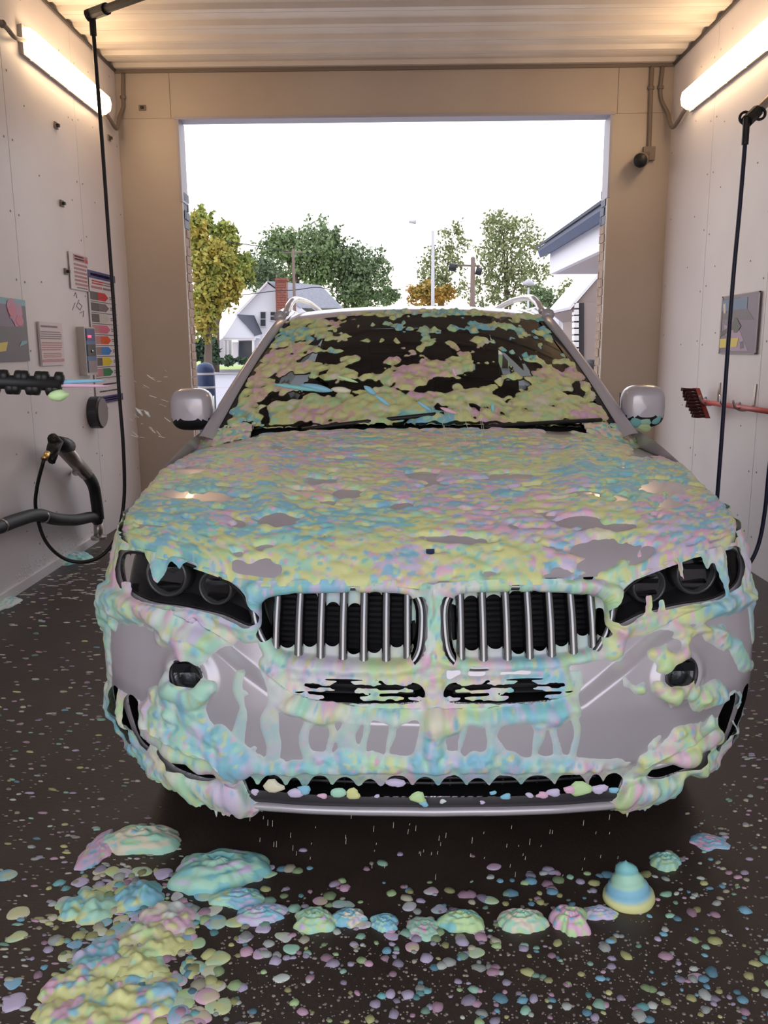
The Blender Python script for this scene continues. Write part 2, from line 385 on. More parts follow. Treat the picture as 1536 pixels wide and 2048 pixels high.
# half plan outline of the body (x, y back from the nose)
_px = [0, .2, .35, .5, .62, .72, .8, .87, .92, .95, .967, .975, .978, .978, .978, .975, .95, .90]
_py = [0, .006, .018, .042, .075, .115, .158, .212, .27, .325, .40, .52, .9, 2.0, 3.6, 4.2, 4.6, 4.75]
_s = np.concatenate([[0], np.cumsum(np.hypot(np.diff(_px), np.diff(_py)))]); QS = np.linspace(0, _s[-1], 3000)
PLX = smooth1(np.interp(QS, _s, _px), 61); PLY = smooth1(np.interp(QS, _s, _py), 61); PLX[:31] = np.linspace(0, PLX[31], 31, endpoint=False); PLY -= PLY[0]
NXp = np.gradient(PLY); NYp = -np.gradient(PLX); _l = np.hypot(NXp, NYp); NXp /= _l; NYp /= _l     # outward plan normal
Qmax = QS[-1]
def x2q(x): return np.interp(x, PLX[:1400], QS[:1400])
ZK = [.20, .25, .30, .36, .42, .50, .58, .66, .72, .80, .88, .96, 1.05, 1.16, 1.3]
YK = [.12, .05, .03, .015, .005, 0, 0, .01, .03, .05, .08, .11, .12, .12, .12]
WK = [.90, .92, .94, .96, .98, .995, 1, 1, 1, .995, .985, .968, .95, .93, .91]
zz = np.linspace(.2, 1.3, 600); YKs = smooth1(np.interp(zz, ZK, YK), 41); WKs = smooth1(np.interp(zz, ZK, WK), 41)
def zbot(q):
    x = np.interp(np.abs(q), QS, PLX); yy = np.interp(np.abs(q), QS, PLY)
    return .265 + .07*sstep(.55, .95, x)*(1-sstep(.3, .8, yy)) - .0*x
def ztop(q):
    q = np.abs(q); x = np.interp(q, QS, PLX); yy = np.interp(q, QS, PLY)+.1
    front = np.interp(x, [0, .03, .1, .3, .45, .52, .63, .73, .85, .92], [.890, .897, .905, .905, .897, .900, .925, .943, .945, .942])
    side = np.interp(yy, [.3, .36, .5, .7, 1.0, 1.4, 1.7, 3.0, 4.2, 4.9], [.942, .955, .995, 1.035, 1.085, 1.145, 1.165, 1.19, 1.22, 1.2])
    return np.where(yy > .33, side, front)
# U shaped ledge below the grille
UX = [0, .15, .30, .376, .46, .55, .64, .75]; UZ = [.560, .562, .575, .598, .656, .717, .755, .78]
def disp(q, z):
    """outward displacement of the body skin"""
    x = np.interp(np.abs(q), QS, PLX); yy = np.interp(np.abs(q), QS, PLY)
    fr = 1-sstep(.25, .5, yy)
    zu = np.interp(x, UX, UZ)
    dd = .034*(1-sstep(zu-.002, zu+.030, z))*sstep(.36, .44, z)*fr*(1-sstep(.62, .80, x))
    dd = dd + .026*np.exp(-((z-np.interp(x, [.5, .58, .75, .93], [.36, .405, .445, .49]))/.020)**2)*sstep(.52, .60, x)*(1-sstep(.74, .80, x))*fr     # blade over the corner slots
    dd = dd + .020*np.exp(-((z-np.interp(x, [.5, .7, .93], [.315, .33, .37]))/.030)**2)*sstep(.48, .56, x)*(1-sstep(.70, .80, x))*fr
    rf = np.hypot(x-.637, (z-.655)*1.05)
    dd = dd + .012*np.exp(-((rf-.062)/.018)**2)*fr                    # rim round the fog lamp
    dd = dd - .012*np.exp(-((x-.0)/.035)**2)*sstep(.66, .72, z)*fr
    return dd
def skin(q, z):
    a = np.abs(q); s = np.sign(q); xp = np.interp(a, QS, PLX); yp = np.interp(a, QS, PLY)
    w = np.interp(z, zz, WKs); fade = 1-sstep(.5, 1.2, yp)
    dd = disp(q, z); nx = np.interp(a, QS, NXp); ny = np.interp(a, QS, NYp)
    X = s*(xp*w+nx*dd); Y = yp+np.interp(z, zz, YKs)*fade+ny*dd
    return np.stack([X+CX, Y+CY, z+np.zeros_like(X)], -1)
# openings of the front, as polygons in (|x| -> q, z)
KID = rpoly([(.030, .79), (.034, .85), (.065, .882), (.15, .888), (.30, .885), (.42, .875), (.468, .850), (.472, .81), (.445, .75), (.40, .708), (.30, .695), (.15, .690), (.075, .694), (.040, .725)])
HEAD = rpoly([(.478, .790), (.500, .850), (.545, .885), (.63, .914), (.73, .933), (.83, .935), (.90, .920), (.905, .88), (.87, .842), (.78, .822), (.67, .822), (.56, .812)])
FOG = np.array([(.637+.046*math.cos(a), .655+.044*math.sin(a)) for a in np.linspace(0, 2*math.pi, 32, endpoint=False)])
SLOT = rpoly([(.035, .612), (.04, .655), (.16, .664), (.28, .664), (.345, .645), (.35, .620), (.29, .606), (.15, .603)])
INT = np.array([(-.02, .424), (.15, .422), (.30, .416), (.45, .404), (.515, .395), (.53, .37), (.52, .325), (.50, .305), (.30, .322), (.15, .330), (-.02, .334)])
SV1 = rpoly([(.795, .43), (.80, .50), (.83, .545), (.855, .54), (.852, .48), (.845, .415), (.82, .395)])
SV2 = rpoly([(.875, .40), (.878, .47), (.895, .54), (.925, .535), (.925, .46), (.915, .40), (.895, .375)])
SH = rpoly([(.600, .365), (.625, .395), (.68, .405), (.745, .415), (.78, .40), (.75, .365), (.68, .352), (.63, .35)])
HOLES = dict(KID=KID, HEAD=HEAD, FOG=FOG, SLOT=SLOT, INT=INT, SV1=SV1, SV2=SV2, SH=SH)
HQ = {k: np.stack([np.where(v[:, 0] < 0, v[:, 0], x2q(np.abs(v[:, 0]))), v[:, 1]], 1) for k, v in HOLES.items()}
qd = 1.42
qcol = np.concatenate([np.arange(0, qd, .005), np.linspace(qd, Qmax, 90)]); qcol = np.concatenate([-qcol[:0:-1], qcol])
NR = 160
Qg = np.repeat(qcol[None, :], NR, 0); R_ = np.linspace(0, 1, NR)[:, None]
Zg = zbot(Qg)+(ztop(Qg)-zbot(Qg))*R_
ARCH = [(.90, .385), (3.83, .385)]
def snap(Qg, Zg, sd, cell=.0062):
    """move grid points that lie close to an outline onto it"""
    d0 = sd(Qg, Zg); e = .0008
    near = np.abs(d0) < cell*.62
    gx = (sd(Qg+e, Zg)-sd(Qg-e, Zg))/(2*e); gz = (sd(Qg, Zg+e)-sd(Qg, Zg-e))/(2*e)
    return Qg-np.where(near, d0*gx, 0), Zg-np.where(near, d0*gz, 0)
frontm = np.abs(qcol) < qd-.01
cut = np.zeros((NR-1, len(qcol)-1), bool); Qs, Zs = Qg.copy(), Zg.copy()
for k, poly in HQ.items():
    sd = lambda q, z, poly=poly: pin(poly, np.abs(q), z)
    a, b = snap(Qs[:, frontm], Zs[:, frontm], sd); Qs[:, frontm] = a; Zs[:, frontm] = b
def cc(A): return (A[:-1, :-1]+A[1:, :-1]+A[:-1, 1:]+A[1:, 1:])/4
Qc, Zc_ = cc(Qs), cc(Zs)
for k, poly in HQ.items():
    f_ = np.abs(Qc) < qd; s_ = np.zeros_like(cut); s_[f_] = pin(poly, np.abs(Qc[f_]), Zc_[f_]) < 0; cut |= s_
PS = skin(Qs, Zs); PSc = cc(PS[..., 1])-CY
for (ya, za) in ARCH: cut |= (np.hypot(PSc-ya, Zc_-za) < .41) & (np.abs(Qc) > 1.1)
xc_ = np.abs(cc(PS[..., 0])-CX)
fender = (PSc > .30) & (Zc_ > .60-.25*sstep(.3, .5, PSc)) & (PSc < 1.42) & (xc_ > .8)
doorf = (PSc >= 1.42) & (PSc < 2.52); doorr = (PSc >= 2.52) & (PSc < 3.45); quarter = PSc >= 3.45
rest = ~(fender | doorf | doorr | quarter)
lefts = Qc < 0
bumper = grid_obj('front_bumper', PS, rest & ~cut, 'paint', car)
fenders = {}
for sname, side in (('l', lefts), ('r', ~lefts)):
    fenders[sname] = grid_obj('fender', PS, fender & side & ~cut, 'paint', car)
    fd = grid_obj('front_door', PS, doorf & side & ~cut, 'paint', car); grid_obj('rear_door', PS, doorr & side & ~cut, 'paint', car); grid_obj('quarter_panel', PS, quarter & side & ~cut, 'paint', car)
def recess(name, poly, depth, m, parent, sgn, shrink=0.0, mirror_close=False):
    """dark well behind an opening of the skin"""
    c = poly.mean(0); A = skin(sgn*poly[:, 0], poly[:, 1])
    in_ = c+(poly-c)*(1-shrink); B = skin(sgn*in_[:, 0], in_[:, 1])+np.array([0, depth, 0])
    n = len(poly); Fc = [(i, (i+1) % n, n+(i+1) % n, n+i) for i in range(n)]+[tuple(range(n, 2*n))]
    return obj(name, np.vstack([A, B]), Fc, m, parent)
# kidneys: chrome ring, louvred dark back, seven bars each
def ring(name, poly, r, m, parent, sgn, push=0.0, n=8):
    A = skin(sgn*poly[:, 0], poly[:, 1])+np.array([0, -push, 0]); A = np.vstack([A, A[:2]])
    return MB().tube(A, r, n, cap=False).build(name, m, parent, True)
BARX = {-1: [548, 595, 640, 685, 727, 772, 815], 1: [922, 967, 1015, 1060, 1105, 1150, 1192]}
BARPOS = {-1: [], 1: []}
for sgn in (-1, 1):
    g = recess('kidney_grille', HQ['KID'], .11, 'black_plastic', car, sgn, .04)
    ring('chrome_ring', HQ['KID'], .010, 'bar_metal', g, sgn, -.004)
    for j, z in enumerate(np.arange(.715, .88, .014)):
        a, b = (skin(np.array(sgn*.06), np.array(z))+[0, .085, 0], skin(np.array(sgn*.43), np.array(z))+[0, .085, 0])
        MB().obox((a+b)/2, (b-a)/2, (0, .004, .001), (0, -.001, .004)).build('louvre', 'dark_plastic', g)
    for i in range(7):
        xb = abs(at(BARX[sgn][i], 1250, y=CY+.06)[0]-CX)
        BARPOS[sgn].append(xb)
        zs = np.linspace(.695, .884, 9)
        zs = zs[pin(KID, np.full(9, xb), zs) < .006]
        pts = skin(sgn*x2q(np.full(len(zs), xb)), zs)+np.array([0, .012, 0]); pts[:, 1] += .004
        m = MB()
        W = .0135; prof_ = [(-W, .03), (-W*.8, -.004), (-W*.3, -.012), (W*.3, -.012), (W*.8, -.004), (W, .03)]
        V = [p+np.array([a, b, 0]) for p in pts for a, b in prof_]; n6 = 6
        m.add(V, [(r*n6+k, r*n6+k+1, (r+1)*n6+k+1, (r+1)*n6+k) for r in range(len(pts)-1) for k in range(5)])
        m.build('grille_bar', 'bar_metal', g, True)
# slot, lower intake, corner slots
for sgn in (-1, 1):
    s_ = recess('upper_intake', HQ['SLOT'], .07, 'black_plastic', car, sgn)
    for z in (.626, .645):
        a, b = skin(np.array(sgn*.05), np.array(z))+[0, .02, 0], skin(np.array(sgn*.335), np.array(z))+[0, .02, 0]
        MB().obox((a+b)/2, (b-a)/2, (0, .01, .001), (0, -.001, .003)).build('intake_bar', 'dark_plastic', s_)
    for k in ('SV1', 'SV2'):
        c_ = recess('corner_vent', HQ[k], .08, 'black_plastic', car, sgn, .1)
    c_ = recess('brake_duct', HQ['SH'], .09, 'black_plastic', car, sgn, .1)
full = np.vstack([HQ['INT'][1:-1], np.stack([-HQ['INT'][1:-1][::-1, 0], HQ['INT'][1:-1][::-1, 1]], 1)])
A = skin(full[:, 0], full[:, 1]); B = A+np.array([0, .10, 0]); n = len(full)
li = obj('lower_intake', np.vstack([A, B]), [(i, (i+1) % n, n+(i+1) % n, n+i) for i in range(n)]+[tuple(range(n, 2*n))], 'black_plastic', car)
for z in (.345, .362, .379, .396):
    qq = np.linspace(-.47, .47, 25); P = skin(qq, np.full(25, z))+np.array([0, .05, 0])
    MB().tube(P, .004, 6).build('intake_bar', 'dark_plastic', li)
for x in np.arange(-.45, .46, .05):
    P = skin(np.full(5, x), np.linspace(.335, .41, 5))+np.array([0, .054, 0]); MB().tube(P, .003, 5).build('intake_bar', 'dark_plastic', li)
# dark valance and silver lip strip along the bottom
qq = np.linspace(-.56, .56, 60)
val = np.stack([skin(qq, np.full(60, z))+np.array([0, o, 0]) for z, o in ((.330, -.004), (.315, -.012), (.298, -.016), (.285, -.006))], 0)
grid_obj('valance', val, np.ones((3, 59), bool), 'dark_plastic', car)
zl = .292-.012*np.abs(qq/.56)**2
lip = np.stack([skin(qq, zl+dz)+np.array([0, o, 0]) for dz, o in ((.012, -.010), (.012, -.026), (.002, -.034), (-.010, -.030), (-.014, -.006), (-.012, .04))], 0)
grid_obj('lip_strip', lip, np.ones((5, 59), bool), 'paint', car)
tail = lambda: None
und = MB().box((CX-.68, CY+.40, .27), (CX+.68, CY+4.4, .34)).build('undertray', 'black_plastic', car)
# headlamps: dark housing, two round lamps with octagonal rims, clear cover
for sgn in (-1, 1):
    h = recess('headlamp', HQ['HEAD'], .10, 'dark_plastic', car, sgn, .03)
    ring('lamp_seal', HQ['HEAD'], .004, 'black_plastic', h, sgn, 0, 6)
    for (lx, lz, lr) in ((.752, .882, .060), (.598, .866, .047)):
        c = skin(np.array(sgn*x2q(lx)), np.array(lz)); ax = np.array([sgn*.22, -1, .0]); c = c-ax*.045/np.linalg.norm(ax)
        MB().lathe([(lr*1.06, -.03), (lr*1.06, .018), (lr*.98, .026), (lr*.88, .022), (lr*.84, .0)], c, ax, 28).build('lamp_ring', 'lamp_rim', h, True)
        rf = MB().lathe([(lr*.84, .012), (lr*.70, -.012), (lr*.45, -.03), (0.0, -.034)], c, ax, 8).build('reflector', 'reflector', h)
        MB().lathe([(lr*.36, -.03), (lr*.36, -.004), (lr*.28, .006), (0, .010)], c, ax, 20).build('projector', 'black_gloss', h, True)
        MB().obox(c+np.array([0, -.012, lr*.34]), (lr*.62, 0, 0), (0, .008, .002), (0, -.002, .007)).build('brow', 'chrome', h)
        MB().obox(c+np.array([0, -.014, -lr*.40]), (lr*.55, 0, 0), (0, .008, .002), (0, -.002, .003)).build('brow', 'reflector', h)
    # cover follows the skin
    qa = np.linspace(HQ['HEAD'][:, 0].min(), HQ['HEAD'][:, 0].max(), 60); za = np.linspace(.786, .94, 30)
    Q2, Z2 = np.meshgrid(sgn*qa, za); sd = lambda q, z: pin(HQ['HEAD'], np.abs(q), z)
    Q2, Z2 = snap(Q2, Z2, sd, .009); keep = pin(HQ['HEAD'], np.abs(cc(Q2)), cc(Z2)) < 0
    grid_obj('lens_cover', skin(Q2, Z2), keep, 'lamp_cover', h)
    f_ = recess('fog_lamp', HQ['FOG'], .045, 'fog_chrome', car, sgn, .35)
    ring('fog_ring', HQ['FOG'], .006, 'dark_plastic', f_, sgn, .0)
    c = skin(np.array(sgn*x2q(.637)), np.array(.655)); ax = np.array([sgn*.25, -1, 0])
    MB().lathe([(.040, -.022), (.034, -.012), (.018, -.006), (0, -.004)], c, ax, 24).build('fog_lens', 'lamp_cover', f_, True)
    MB().obox(c+np.array([-sgn*.0, .018, .020]), (.036, 0, 0), (0, .010, 0), (0, 0, .012)).build('fog_shade', 'black_gloss', f_)
# ---- hood
xs_edge = None
def lead(x):                                          # top edge of the front skin seen from above
    q = x2q(np.minimum(np.abs(x), .95)); P = skin(q, ztop(q)); return np.interp(np.abs(x), P[..., 0]-CX, P[..., 1]-CY)
_q = np.linspace(0, 1.6, 400); _E = skin(_q, ztop(_q)); EX, EY, EZ = _E[:, 0]-CX, _E[:, 1]-CY, _E[:, 2]
ei = np.argmin(np.abs(EX-.885)); ex0, ey0 = EX[ei], EY[ei]
NA, NB = 400, 270
aa = np.linspace(-1, 1, NA); bb = np.linspace(0, 1, NB)
def hood_zc(y): return np.interp(y, [.08, .12, .16, .22, .35, .6, .9, 1.25, 1.6], [.90, .935, .962, .990, 1.032, 1.092, 1.145, 1.195, 1.22])
_yy = np.linspace(0, 1.7, 500); _hz = smooth1(hood_zc(_yy), 31)
def cowl_y(x): return 1.22+.26*(np.abs(x)/.9)**2
def edge_at(y): return np.interp(y, EY[ei:], EX[ei:]), np.interp(y, EY[ei:], EZ[ei:])
def hood_grid():
    Bg, Ag = np.meshgrid(bb, aa, indexing='ij')
    yend = cowl_y(.9); ye = ey0+(yend-ey0)*Bg         # y of the edge column for that row
    xe, ze = edge_at(ye)
    X = Ag*xe
    lx = np.interp(np.abs(X)*(ex0/xe), EX[:ei+1], EY[:ei+1]); lz = np.interp(np.abs(X)*(ex0/xe), EX[:ei+1], EZ[:ei+1])
    Y = lx+(cowl_y(X*.9/xe)-lx)*Bg
    zc = np.interp(Y, _yy, _hz)
    Z = zc-(zc-ze)*np.abs(Ag)**2.6
    Z += .012*np.exp(-((np.abs(X)-(.40+.22*Bg))/.05)**2)*sstep(.02, .2, Bg)*(1-.3*Bg)   # power dome shoulders
    d = (Y-lx)
    Z0 = np.interp(lx, _yy, _hz); Z0 = Z0-(Z0-lz)*np.abs(Ag)**2.6
    Z += (lz-Z0)*np.exp(-d/.07)
    return np.stack([X+CX, Y+CY, Z], -1)
PH = hood_grid()
hood = grid_obj('hood', PH[::2, ::2], np.ones((NB//2-1, NA//2-1), bool), 'paint', car)
# round emblem on the nose of the hood, almost wholly under the foam
ec = at(862, 1106, y=CY+.165); 
emb = MB().lathe([(.041, -.006), (.041, .004), (.037, .007), (.033, .005), (0, .005)], (ec[0], ec[1], ec[2]-.012), (0, -.55, .83), 28).build('emblem', 'chrome', hood, True)
# ---- windscreen, cowl, wipers
NU, NV = 300, 170
uu = np.linspace(-1, 1, NU); vv = np.linspace(0, 1.16, NV)
def screen(U, V):
    xb, xt = .838, .618
    yb = cowl_y(U*xb)+.05; zb = 1.203-.040*np.abs(U)**2
    yt = 2.02+.10*U**2; ztp = 1.655-.030*np.abs(U)**2.5
    V1 = np.minimum(V, 1.0); V2 = np.maximum(V-1.0, 0)
    X = U*(xb+(xt-xb)*V1+.035*np.sin(np.pi*np.clip(V1, 0, 1))*0); Y = yb+(yt-yb)*V1+V2*.75; Z = zb+(ztp-zb)*(V1+.05*np.sin(np.pi*V1))+.06*(1-np.exp(-V2*7))
    return np.stack([X+CX, Y+CY, Z], -1)
Vg, Ug = np.meshgrid(vv, uu, indexing='ij'); PW = screen(Ug, Vg)
iv = np.searchsorted(vv, 1.0)
ws = grid_obj('windscreen', PW[:iv+1:3, ::3], np.ones((len(range(0, iv+1, 3))-1, len(range(0, NU, 3))-1), bool), 'screen_glass', car)
# black band round the glass edge
for sgn in (-1, 1):
    ub = np.linspace(.955, 1.0, 4)*sgn; vb = np.linspace(0, 1, 30); G = screen(*np.meshgrid(ub, vb))+np.array([0, -.004, .002])
    grid_obj('glass_edge', G, np.ones((29, 3), bool), 'black_gloss', ws)
cb = np.linspace(-.88, .88, 80)
C0 = np.stack([np.stack([cb*.86+CX, cowl_y(cb*.86)+CY+o, 1.198-.04*cb**2+dz], -1) for o, dz in ((-.02, -.03), (.02, -.035), (.06, -.02), (.10, .02))], 0)
grid_obj('cowl', C0, np.ones((3, 79), bool), 'black_plastic', car)
for (u0, v0, u1, v1) in ((-.55, -.02, .12, .07), (.30, -.02, .92, .05)):
    pts = [screen(np.array(a), np.array(b))+np.array([0, -.008, .004]) for a, b in zip(np.linspace(u0, u1, 12), np.linspace(v0, v1, 12))]
    w_ = MB().tube(pts, .009, 8).build('wiper', 'black_plastic', car, True)
    MB().tube([p+np.array([0, .01, -.008]) for p in pts], .004, 6).build('blade', 'rubber', w_)
# ---- roof, pillars, side glass, rear
nx, ny = 41, 50
ra = np.linspace(-1, 1, nx); rb = np.linspace(0, 1, ny)
B2, A2 = np.meshgrid(rb, ra, indexing='ij')
RY = 2.02+.10*A2**2+(4.45-2.02-.1*A2**2)*B2
RW = np.interp(B2, [0, .1, .5, 1], [.605, .625, .64, .60])
RZ = np.interp(B2, [0, .03, .08, .2, .5, .8, 1], [1.655, 1.682, 1.70, 1.715, 1.72, 1.69, 1.64])-.032*np.abs(A2)**2.5
RP = np.stack([A2*RW+CX, RY+CY, RZ], -1)
roof = grid_obj('roof', RP, np.ones((ny-1, nx-1), bool), 'paint', car)
for sgn in (-1, 1):
    # A pillar: band from the fender top up to the roof corner
    pb = np.array([np.array([sgn*x, y, z])+[CX, CY, 0] for x, y, z in ((.905, 1.42, 1.145), (.880, 1.58, 1.22), (.80, 1.76, 1.38), (.715, 1.95, 1.535), (.655, 2.10, 1.640), (.645, 2.35, 1.685))])
    pin_ = np.array([screen(np.array(sgn*1.0), np.array(v)) for v in (-.06, .10, .40, .72, 1.0)]+[np.array([sgn*.60+CX, 2.35+CY, 1.683])])
    po, pi_ = crom(pb, 8), crom(pin_, 8)
    G = np.stack([po+np.array([-sgn*.012, .05, -.02]), po, po+np.array([-sgn*.01, -.008, .006]), (po*.5+pi_*.5)+np.array([sgn*.004, -.012, .010]), pi_+np.array([0, -.010, .004]), pi_+np.array([0, .03, -.01])], 0)
    grid_obj('a_pillar', G, np.ones((5, G.shape[1]-1), bool), 'paint', car)
    # side glass and upper frame
    ys = np.linspace(1.60, 4.45, 40)
    lo_z = np.interp(ys, [1.6, 3.0, 4.45], [1.165, 1.19, 1.215]); hi_z = np.interp(ys, [1.60, 1.85, 2.12, 2.6, 4.0, 4.45], [1.20, 1.42, 1.635, 1.672, 1.65, 1.60])
    hi_x = np.interp(ys, [1.60, 1.85, 2.12, 2.6, 4.0, 4.45], [.885, .775, .66, .655, .65, .61])
    G = np.stack([np.stack([sgn*(.905+(hi_x-.905)*t)+CX, ys+CY, lo_z+(hi_z-lo_z)*t], -1) for t in np.linspace(0, 1, 6)], 0)
    sg = grid_obj('side_glass', G, np.ones((5, 39), bool), 'window_tint', car)
    # roof rail
    rl = [np.array([sgn*x+CX, y+CY, z]) for x, y, z in ((.62, 2.16, 1.668), (.615, 2.28, 1.715), (.605, 2.5, 1.752), (.60, 3.2, 1.765), (.59, 4.0, 1.735), (.58, 4.25, 1.68))]
    MB().tube(crom(rl, 8), .017, 8).build('roof_rail', 'paint', car, True)
    gap = [np.array([sgn*x+CX, y+CY, z]) for x, y, z in ((.645, 2.12, 1.65), (.655, 2.6, 1.68), (.65, 4.0, 1.66), (.61, 4.45, 1.61))]
    MB().tube(crom(gap, 8), .03, 8).build('cant_rail', 'paint', car, True)
    # mirror: cap, dark underside, glass, stalk
    mc = np.array([sgn*.968+CX, 1.62+CY, 1.245]); nth, nph = 14, 28; V = []
    for i in range(nth+1):
        th = math.pi*i/nth
        for j in range(nph):
            ph = 2*math.pi*j/nph; c_, s_ = math.cos(ph), math.sin(ph)
            ex = lambda t, p: math.copysign(abs(t)**p, t)
            V.append(mc+np.array([ex(math.sin(th), .5)*ex(c_, .6)*.090, -ex(math.cos(th), .8)*.075, ex(math.sin(th), .5)*ex(s_, .6)*.093*(1 if s_ > 0 else .95)-.012*sgn*c_*0]))
    V = np.array(V); Fc = [(i*nph+j, i*nph+(j+1) % nph, (i+1)*nph+(j+1) % nph, (i+1)*nph+j) for i in range(nth) for j in range(nph)]
    fz = np.array([V[list(f)][:, 2].mean() for f in Fc])
    upf = [f for f, z in zip(Fc, fz) if z > mc[2]-.040]; lof = [f for f, z in zip(Fc, fz) if z <= mc[2]-.040]
    mir = obj('door_mirror', V, upf, 'paint', car, True); obj('mirror_base', V, lof, 'black_plastic', mir, True)
    MB().obox(mc+[0, .062, .0], (.08, 0, 0), (0, .012, 0), (0, 0, .055)).build('mirror_glass', 'chrome', mir)
    if sgn == 1:
        for kk, (dx_, dz_, sz_, cn_) in enumerate(((-.045, -.062, .030, 'teal'), (.0, -.055, .030, 'mint'), (.04, -.05, .024, 'teal'), (-.01, -.085, .026, 'green'))):
            V2, F2 = lump(600+kk, 12, 5, .4, .4); obj('foam_dab', np.stack([V2[:, 0]*sz_, -V2[:, 2]*sz_*.5, V2[:, 1]*sz_*.8], 1)+mc+[dx_, -.066, dz_], [f[::-1] for f in F2], 'foam', mir, True, np.tile(PALM[cn_], (len(V2), 1)))
    MB().tube([mc+[-sgn*.05, .01, -.055], mc+[-sgn*.10, .03, -.075], mc+[-sgn*.16, .04, -.085]], [.028, .03, .035], 10).build('mirror_stalk', 'black_plastic', mir, True)
# rear end
rq = np.linspace(-1, 1, 31)
RE = np.stack([np.stack([rq*w+CX, np.full(31, y)+CY-.10*np.abs(rq)**3, np.full(31, z)], -1) for w, y, z in ((.60, 4.42, 1.64), (.64, 4.58, 1.55), (.78, 4.72, 1.22), (.90, 4.82, 1.05), (.92, 4.86, .75), (.92, 4.88, .55), (.90, 4.80, .35), (.8, 4.4, .28))], 0)
tg = grid_obj('tailgate', RE, np.ones((7, 30), bool), 'paint', car)
for sgn in (-1, 1): MB().obox((sgn*.74+CX, 4.84+CY, .98), (.17, 0, 0), (0, .02, 0), (0, 0, .06)).build('tail_lamp', 'tail_red', car)
# wheels
for sgn in (-1, 1):
    for (ya, za) in ARCH:
        c = np.array([sgn*.80+CX, ya+CY, .385])
        wl_ = MB().lathe([(.24, -.13), (.365, -.13), (.385, -.10), (.385, .10), (.365, .13), (.25, .135)], c, (sgn, 0, 0), 40).build('wheel', 'tyre', car, True)
        MB().lathe([(.245, .10), (.235, .06), (.10, .08), (.06, .12), (0, .125)], c, (sgn, 0, 0), 30).build('rim', 'alloy', wl_, True)
        for k in range(5):
            a = 2*math.pi*k/5; d_ = np.array([0, math.cos(a), math.sin(a)]); p_ = np.array([0, -math.sin(a), math.cos(a)])
            MB().obox(c+sgn*np.array([.105, 0, 0])+d_*.15, d_*.10, p_*.02, (.015, 0, 0)).build('spoke', 'alloy', wl_)
        MB().lathe([(.0, -.28), (.40, -.28), (.42, -.25), (.42, .10)], c, (sgn, 0, 0), 30).build('wheel_liner', 'black_plastic', car, True)
# cabin seen through the glass
MB().box((CX-.72, CY+1.55, .95), (CX+.72, CY+1.95, 1.12)).build('dashboard', 'seat', car)
bulk = box('bulkhead', (CX-.78, CY+1.40, .4), (CX+.78, CY+1.44, 1.10), 'seat', car)
box('cabin_floor', (CX-.80, CY+1.44, .36), (CX+.80, CY+4.4, .40), 'seat', car)
for sgn in (-1, 1):
    st = MB().obox((CX+sgn*.37, CY+2.75, .95), (.24, 0, 0), (0, .07, .0), (0, .12, .36)).build('front_seat', 'seat', car)
    MB().obox((CX+sgn*.37, CY+2.90, 1.42), (.13, 0, 0), (0, .05, 0), (0, .02, .10)).build('headrest', 'seat', st)
MB().box((CX-.65, CY+3.5, .6), (CX+.65, CY+3.65, 1.2)).build('rear_seat', 'seat', car)
th = np.linspace(0, 2*math.pi, 33)
MB().tube([np.array([CX+.37+.18*math.cos(a), CY+2.05-.06*math.sin(a), 1.08+.17*math.sin(a)]) for a in th], .015, 8, False).build('steering_wheel', 'seat', car, True)
rm = at(792, 720, y=CY+1.88); MB().obox(rm, (.12, 0, 0), (0, .02, 0), (0, 0, .035)).build('rear_view_mirror', 'dark_plastic', car)
